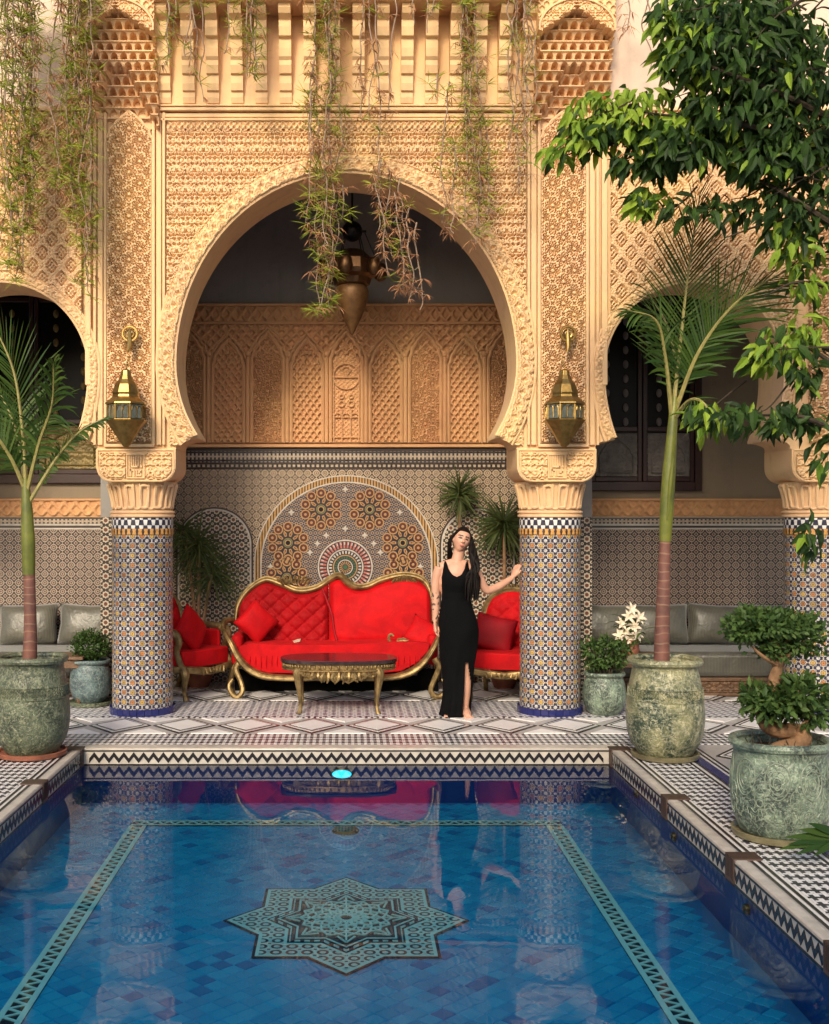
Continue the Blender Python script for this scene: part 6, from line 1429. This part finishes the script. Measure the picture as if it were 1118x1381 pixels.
# ---- tree at the right
g = random.Random(11)
TR = thing('courtyard_tree', 'leafy dark green tree reaching over the right arch from outside the frame', 'tree', (5.2, 7.9, 0))
mb = MB(); mb.tube(catmull([(5.2, 7.9, 0), (5.1, 7.9, 1.5), (5.15, 7.85, 3.0), (4.9, 7.8, 4.3), (4.6, 7.8, 5.4), (4.5, 7.8, 6.4)], 6), [.17, .14, .12, .10, .07, .04], 12); mb.build('trunk', M_DB, TR)
brs = [[(1260, 420), (1160, 330), (1060, 262), (1000, 232), (920, 190)], [(1200, 200), (1060, 130), (960, 90), (905, 60)], [(1230, 280), (1120, 210), (1010, 170), (930, 160), (860, 150), (800, 140)], [(1000, 200), (900, 180), (820, 195), (760, 210)],
       [(1250, 440), (1150, 400), (1080, 380), (1030, 400)], [(1260, 620), (1150, 590), (1080, 562), (1020, 560), (950, 556)], [(1250, 350), (1120, 290), (1040, 300), (980, 320)], [(1250, 560), (1140, 500), (1070, 460), (1020, 470)]]
for b_ in brs: mb = MB(); mb.tube(catmull([P(x, y, 7.8 + .25 * math.sin(x)) for x, y in b_], 5), [.032, .022, .014, .008, .004], 7); mb.build('branch', M_DB, TR)
cl = [(1000, 60, 105, 62, .55, 620, 0), (1085, 120, 85, 105, .5, 760, 0), (1000, 140, 75, 50, .45, 480, 0), (1050, 205, 75, 38, .45, 460, 0), (930, 60, 40, 52, .35, 120, 1), (905, 30, 34, 28, .3, 60, 2), (912, 88, 24, 36, .25, 50, 1), (1140, 260, 70, 80, .4, 160, 0),
      (850, 165, 62, 34, .3, 210, 1), (920, 190, 68, 36, .35, 380, 0), (985, 10, 110, 40, .5, 420, 0), (805, 150, 42, 30, .25, 95, 2), (860, 128, 62, 14, .25, 60, 2), (790, 185, 40, 26, .25, 90, 1), (757, 207, 24, 14, .15, 24, 1), (870, 215, 50, 22, .25, 90, 0), (940, 165, 40, 22, .25, 70, 2), (915, 172, 34, 24, .15, 26, 2),
      (1060, 275, 60, 40, .35, 120, 0), (1075, 320, 45, 40, .3, 90, 1), (1068, 305, 32, 22, .15, 22, 2), (880, 268, 34, 18, .2, 60, 1), (1090, 375, 32, 26, .25, 50, 2), (960, 280, 60, 24, .3, 60, 0),
      (1060, 462, 48, 28, .25, 85, 1), (1085, 440, 30, 28, .2, 45, 2), (1030, 480, 30, 16, .2, 30, 2), (1085, 500, 28, 22, .2, 45, 0), (1000, 560, 60, 20, .25, 90, 0), (950, 560, 30, 22, .2, 42, 1), (1070, 560, 42, 24, .25, 80, 0), (1092, 720, 14, 40, .15, 30, 0), (1130, 600, 40, 60, .25, 60, 0)]
leaves = []
for (px, py, rx, ry, rd, n_, tone) in cl:
    for i in range(n_):
        while True:
            a, b_, c_ = g.uniform(-1, 1), g.uniform(-1, 1), g.uniform(-1, 1)
            if a * a + b_ * b_ + c_ * c_ < 1: break
        d_ = 7.8 + c_ * rd; p = P(px + a * rx, py + b_ * ry, d_); dd = Vector((a * .5 + g.gauss(0, .45) - .15, c_ * .4 + g.gauss(0, .4) - .2, -.75 + g.gauss(0, .4))); nn = Vector((g.gauss(0, .5), -.7 + g.gauss(0, .4), .7 + g.gauss(0, .3)))
        leaves.append((p, dd, nn, g.uniform(.075, .165), tone if g.random() > .15 else (tone + 1) % 3, c_ * rd))
for (cx3, cy3, cz3, r3, n3) in ((3.7, 6.6, 5.5, .75, 420), (4.6, 6.4, 5.3, .8, 420), (5.2, 7.2, 4.6, .8, 320), (4.2, 7.3, 5.9, .8, 380)):   # the rest of its crown, above the frame
    for i in range(n3):
        v = Vector((g.gauss(0, 1), g.gauss(0, 1), g.gauss(0, .6))).normalized() * r3 * g.random() ** .4
        leaves.append((Vector((cx3, cy3, cz3)) + v, Vector((g.gauss(0, .5), g.gauss(0, .5), -.6)), Vector((g.gauss(0, .4), g.gauss(0, .4), 1)), g.uniform(.11, .17), 0, 9))
leaves.sort(key=lambda q: (-(q[4]), q[5]))
lm = []
for mt in (M_L1, M_L2):
    mb = MB(); mb.leaf((0, 0, 0), (0, 0, 1), (0, 1, 0), 1, .36, .5, .3); lm.append(mesh_of(mb, 'leaf', mt))
CR = bpy.data.objects.new('crown', None); COL.objects.link(CR); CR.parent = TR; CR.location = (0, 0, 0)
for i in range(60):
    q = leaves[g.randrange(len(leaves) - 1600) if len(leaves) > 3000 else i][0]; mb = MB(); mb.tube(catmull([q, q + Vector((.12 + g.uniform(0, .1), g.uniform(-.1, .1), .05 + g.uniform(-.05, .12))), q + Vector((.34, g.uniform(-.1, .1), .10 + g.uniform(-.1, .2)))], 4), [.003, .005, .008], 5); mb.build('twig', M_DB, TR)
rest = {0: MB(), 1: MB()}
front = sorted(range(len(leaves)), key=lambda i: leaves[i][5] - .3 * leaves[i][4] - leaves[i][3])[:300]; fset = set(front)
for i, (p, dd, nn, L_, tone, _) in enumerate(leaves):
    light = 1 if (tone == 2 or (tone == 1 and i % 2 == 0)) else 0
    if i in fset:
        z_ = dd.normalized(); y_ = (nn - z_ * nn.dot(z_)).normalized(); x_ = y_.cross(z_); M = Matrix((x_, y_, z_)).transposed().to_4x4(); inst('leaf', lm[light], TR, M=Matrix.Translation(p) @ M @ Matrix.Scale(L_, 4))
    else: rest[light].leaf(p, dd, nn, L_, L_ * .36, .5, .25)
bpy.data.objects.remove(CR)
rest[0].build('crown', M_L1, TR, smooth=False, kind='stuff'); rest[1].build('crown_sunlit', M_L2, TR, smooth=False, kind='stuff')

# ---- vines hanging from the eaves
def vine(label, strands, seed, d=9.5, dry=.4, tuft=1.0, lw=.0118, step=11):
    g = random.Random(seed); x0 = strands[0][0]; t = thing('hanging_vine', label, 'vine', (X(x0, d), d, Zp(-40, d)), 'vines hanging from the eaves'); st, gr, br = MB(), MB(), MB()
    for (x, y0, y1, sway, dens) in strands:
        pts = []; y = y0; xx = x; dd = d + g.uniform(-.08, .08)
        while y < y1: pts.append(P(xx, y, dd)); y += 18; xx += g.uniform(-1, 1) * sway; xx += (x - xx) * .12; dd += g.uniform(-.02, .02)
        pts.append(P(xx, y1, dd))
        if len(pts) < 2: continue
        c = catmull(pts, 3); st.tube(c, [.007, .006, .004], 5)
        for p in c:
            if g.random() > dens: continue
            frac = (p.z - c[-1].z) / max(.01, (c[0].z - c[-1].z)); isdry = g.random() < (dry + .05) * (1.2 - .6 * g.random()); mbb = br if isdry else gr
            br0 = p + Vector((g.gauss(0, .035), g.gauss(0, .03), g.gauss(0, .02))); st.tube([p, br0], [.003, .002], 4, cap=False)
            for k in range(int(g.uniform(5, 10) * tuft)):
                a = g.uniform(0, 6.28); v = Vector((math.cos(a) * .8, math.sin(a) * .7, g.uniform(-.9, .3) if isdry else g.uniform(-.5, .9))); L_ = g.uniform(.06, .14) * (.75 if isdry else 1); mbb.blade(br0 + v * .01, v, v.orthogonal().normalized(), L_, lw * g.uniform(.7, 1.2), .7 if isdry else .25, 2)
    st.build('stems', M_VS, t)
    if gr.v: gr.build('green_leaves', M_VG, t, smooth=False, kind='stuff')
    if br.v: br.build('dry_leaves', M_VB, t, smooth=False, kind='stuff')
def bunch(x0, x1, y0, y1, n, seed, sway=4, dens=.6, ymin=.55):
    g = random.Random(seed); return [(g.uniform(x0, x1), y0, y0 + (y1 - y0) * g.uniform(ymin, 1), sway, dens) for i in range(n)]
vine('dense green vine curtain at the far left edge above the left arch', bunch(4, 46, -40, 385, 12, 1, 5, .75, .7), 31, dry=.3, tuft=1.2)
vine('dense green and brown vine curtain beside the left stalactite corbel', bunch(76, 122, -40, 392, 12, 2, 5, .75, .65), 32, dry=.45, tuft=1.2)
vine('short thin vine over the first brackets of the frieze', bunch(222, 238, -40, 115, 3, 3, 4, .5), 33, dry=.2)
vine('bare curling vine over the frieze near its left end', bunch(250, 268, -40, 155, 4, 4, 6, .3), 34, dry=.7)
vine('short green vine over the left half of the frieze', bunch(300, 345, -40, 108, 5, 5, 5, .6), 35, dry=.3)
vine('longest vine trailing past the arch top in front of the hanging lamp', [(432, -40, 420, 6, .8), (440, -40, 330, 5, .8), (426, -40, 300, 5, .8), (448, -40, 200, 5, .7), (455, -40, 405, 6, .55), (430, 60, 425, 7, .8), (462, 250, 300, 4, .5), (437, 230, 415, 5, .85), (420, 120, 215, 6, .6)], 36, dry=.5, tuft=1.2)
vine('brown dried vine hanging right of the great lamp', [(490, -40, 160, 5, .7), (500, -40, 165, 5, .7), (508, -40, 310, 4, .35), (514, 215, 372, 5, .85), (524, 225, 345, 6, .85), (540, 240, 385, 8, .6), (552, 280, 400, 7, .4), (562, 300, 418, 4, .35), (530, -40, 150, 5, .3), (532, 260, 390, 6, .8)], 37, dry=.85, tuft=1.1)
vine('green vine over the right shoulder of the great arch', [(630, -40, 300, 5, .8), (640, -40, 270, 5, .75), (622, -40, 140, 5, .6), (606, 110, 300, 5, .6), (612, 200, 315, 6, .7), (645, 150, 330, 6, .7), (655, 170, 290, 5, .6), (590, 100, 130, 6, .8), (636, 40, 320, 6, .8), (628, -40, 210, 5, .8)], 38, dry=.4, tuft=1.2)
vine('wispy vine between the green vine and the right corbel', bunch(690, 728, -40, 285, 6, 9, 6, .4, .5), 39, dry=.5)
vine('few bare twigs over the plain wall beside the tree', [(846, -40, 40, 8, .4), (870, -40, 34, 8, .4), (880, -40, 95, 8, .1)], 40, dry=.9)
vine('sparse thin vine over the frieze right of the longest vine', bunch(560, 590, -40, 60, 3, 12, 5, .3), 41, dry=.6)
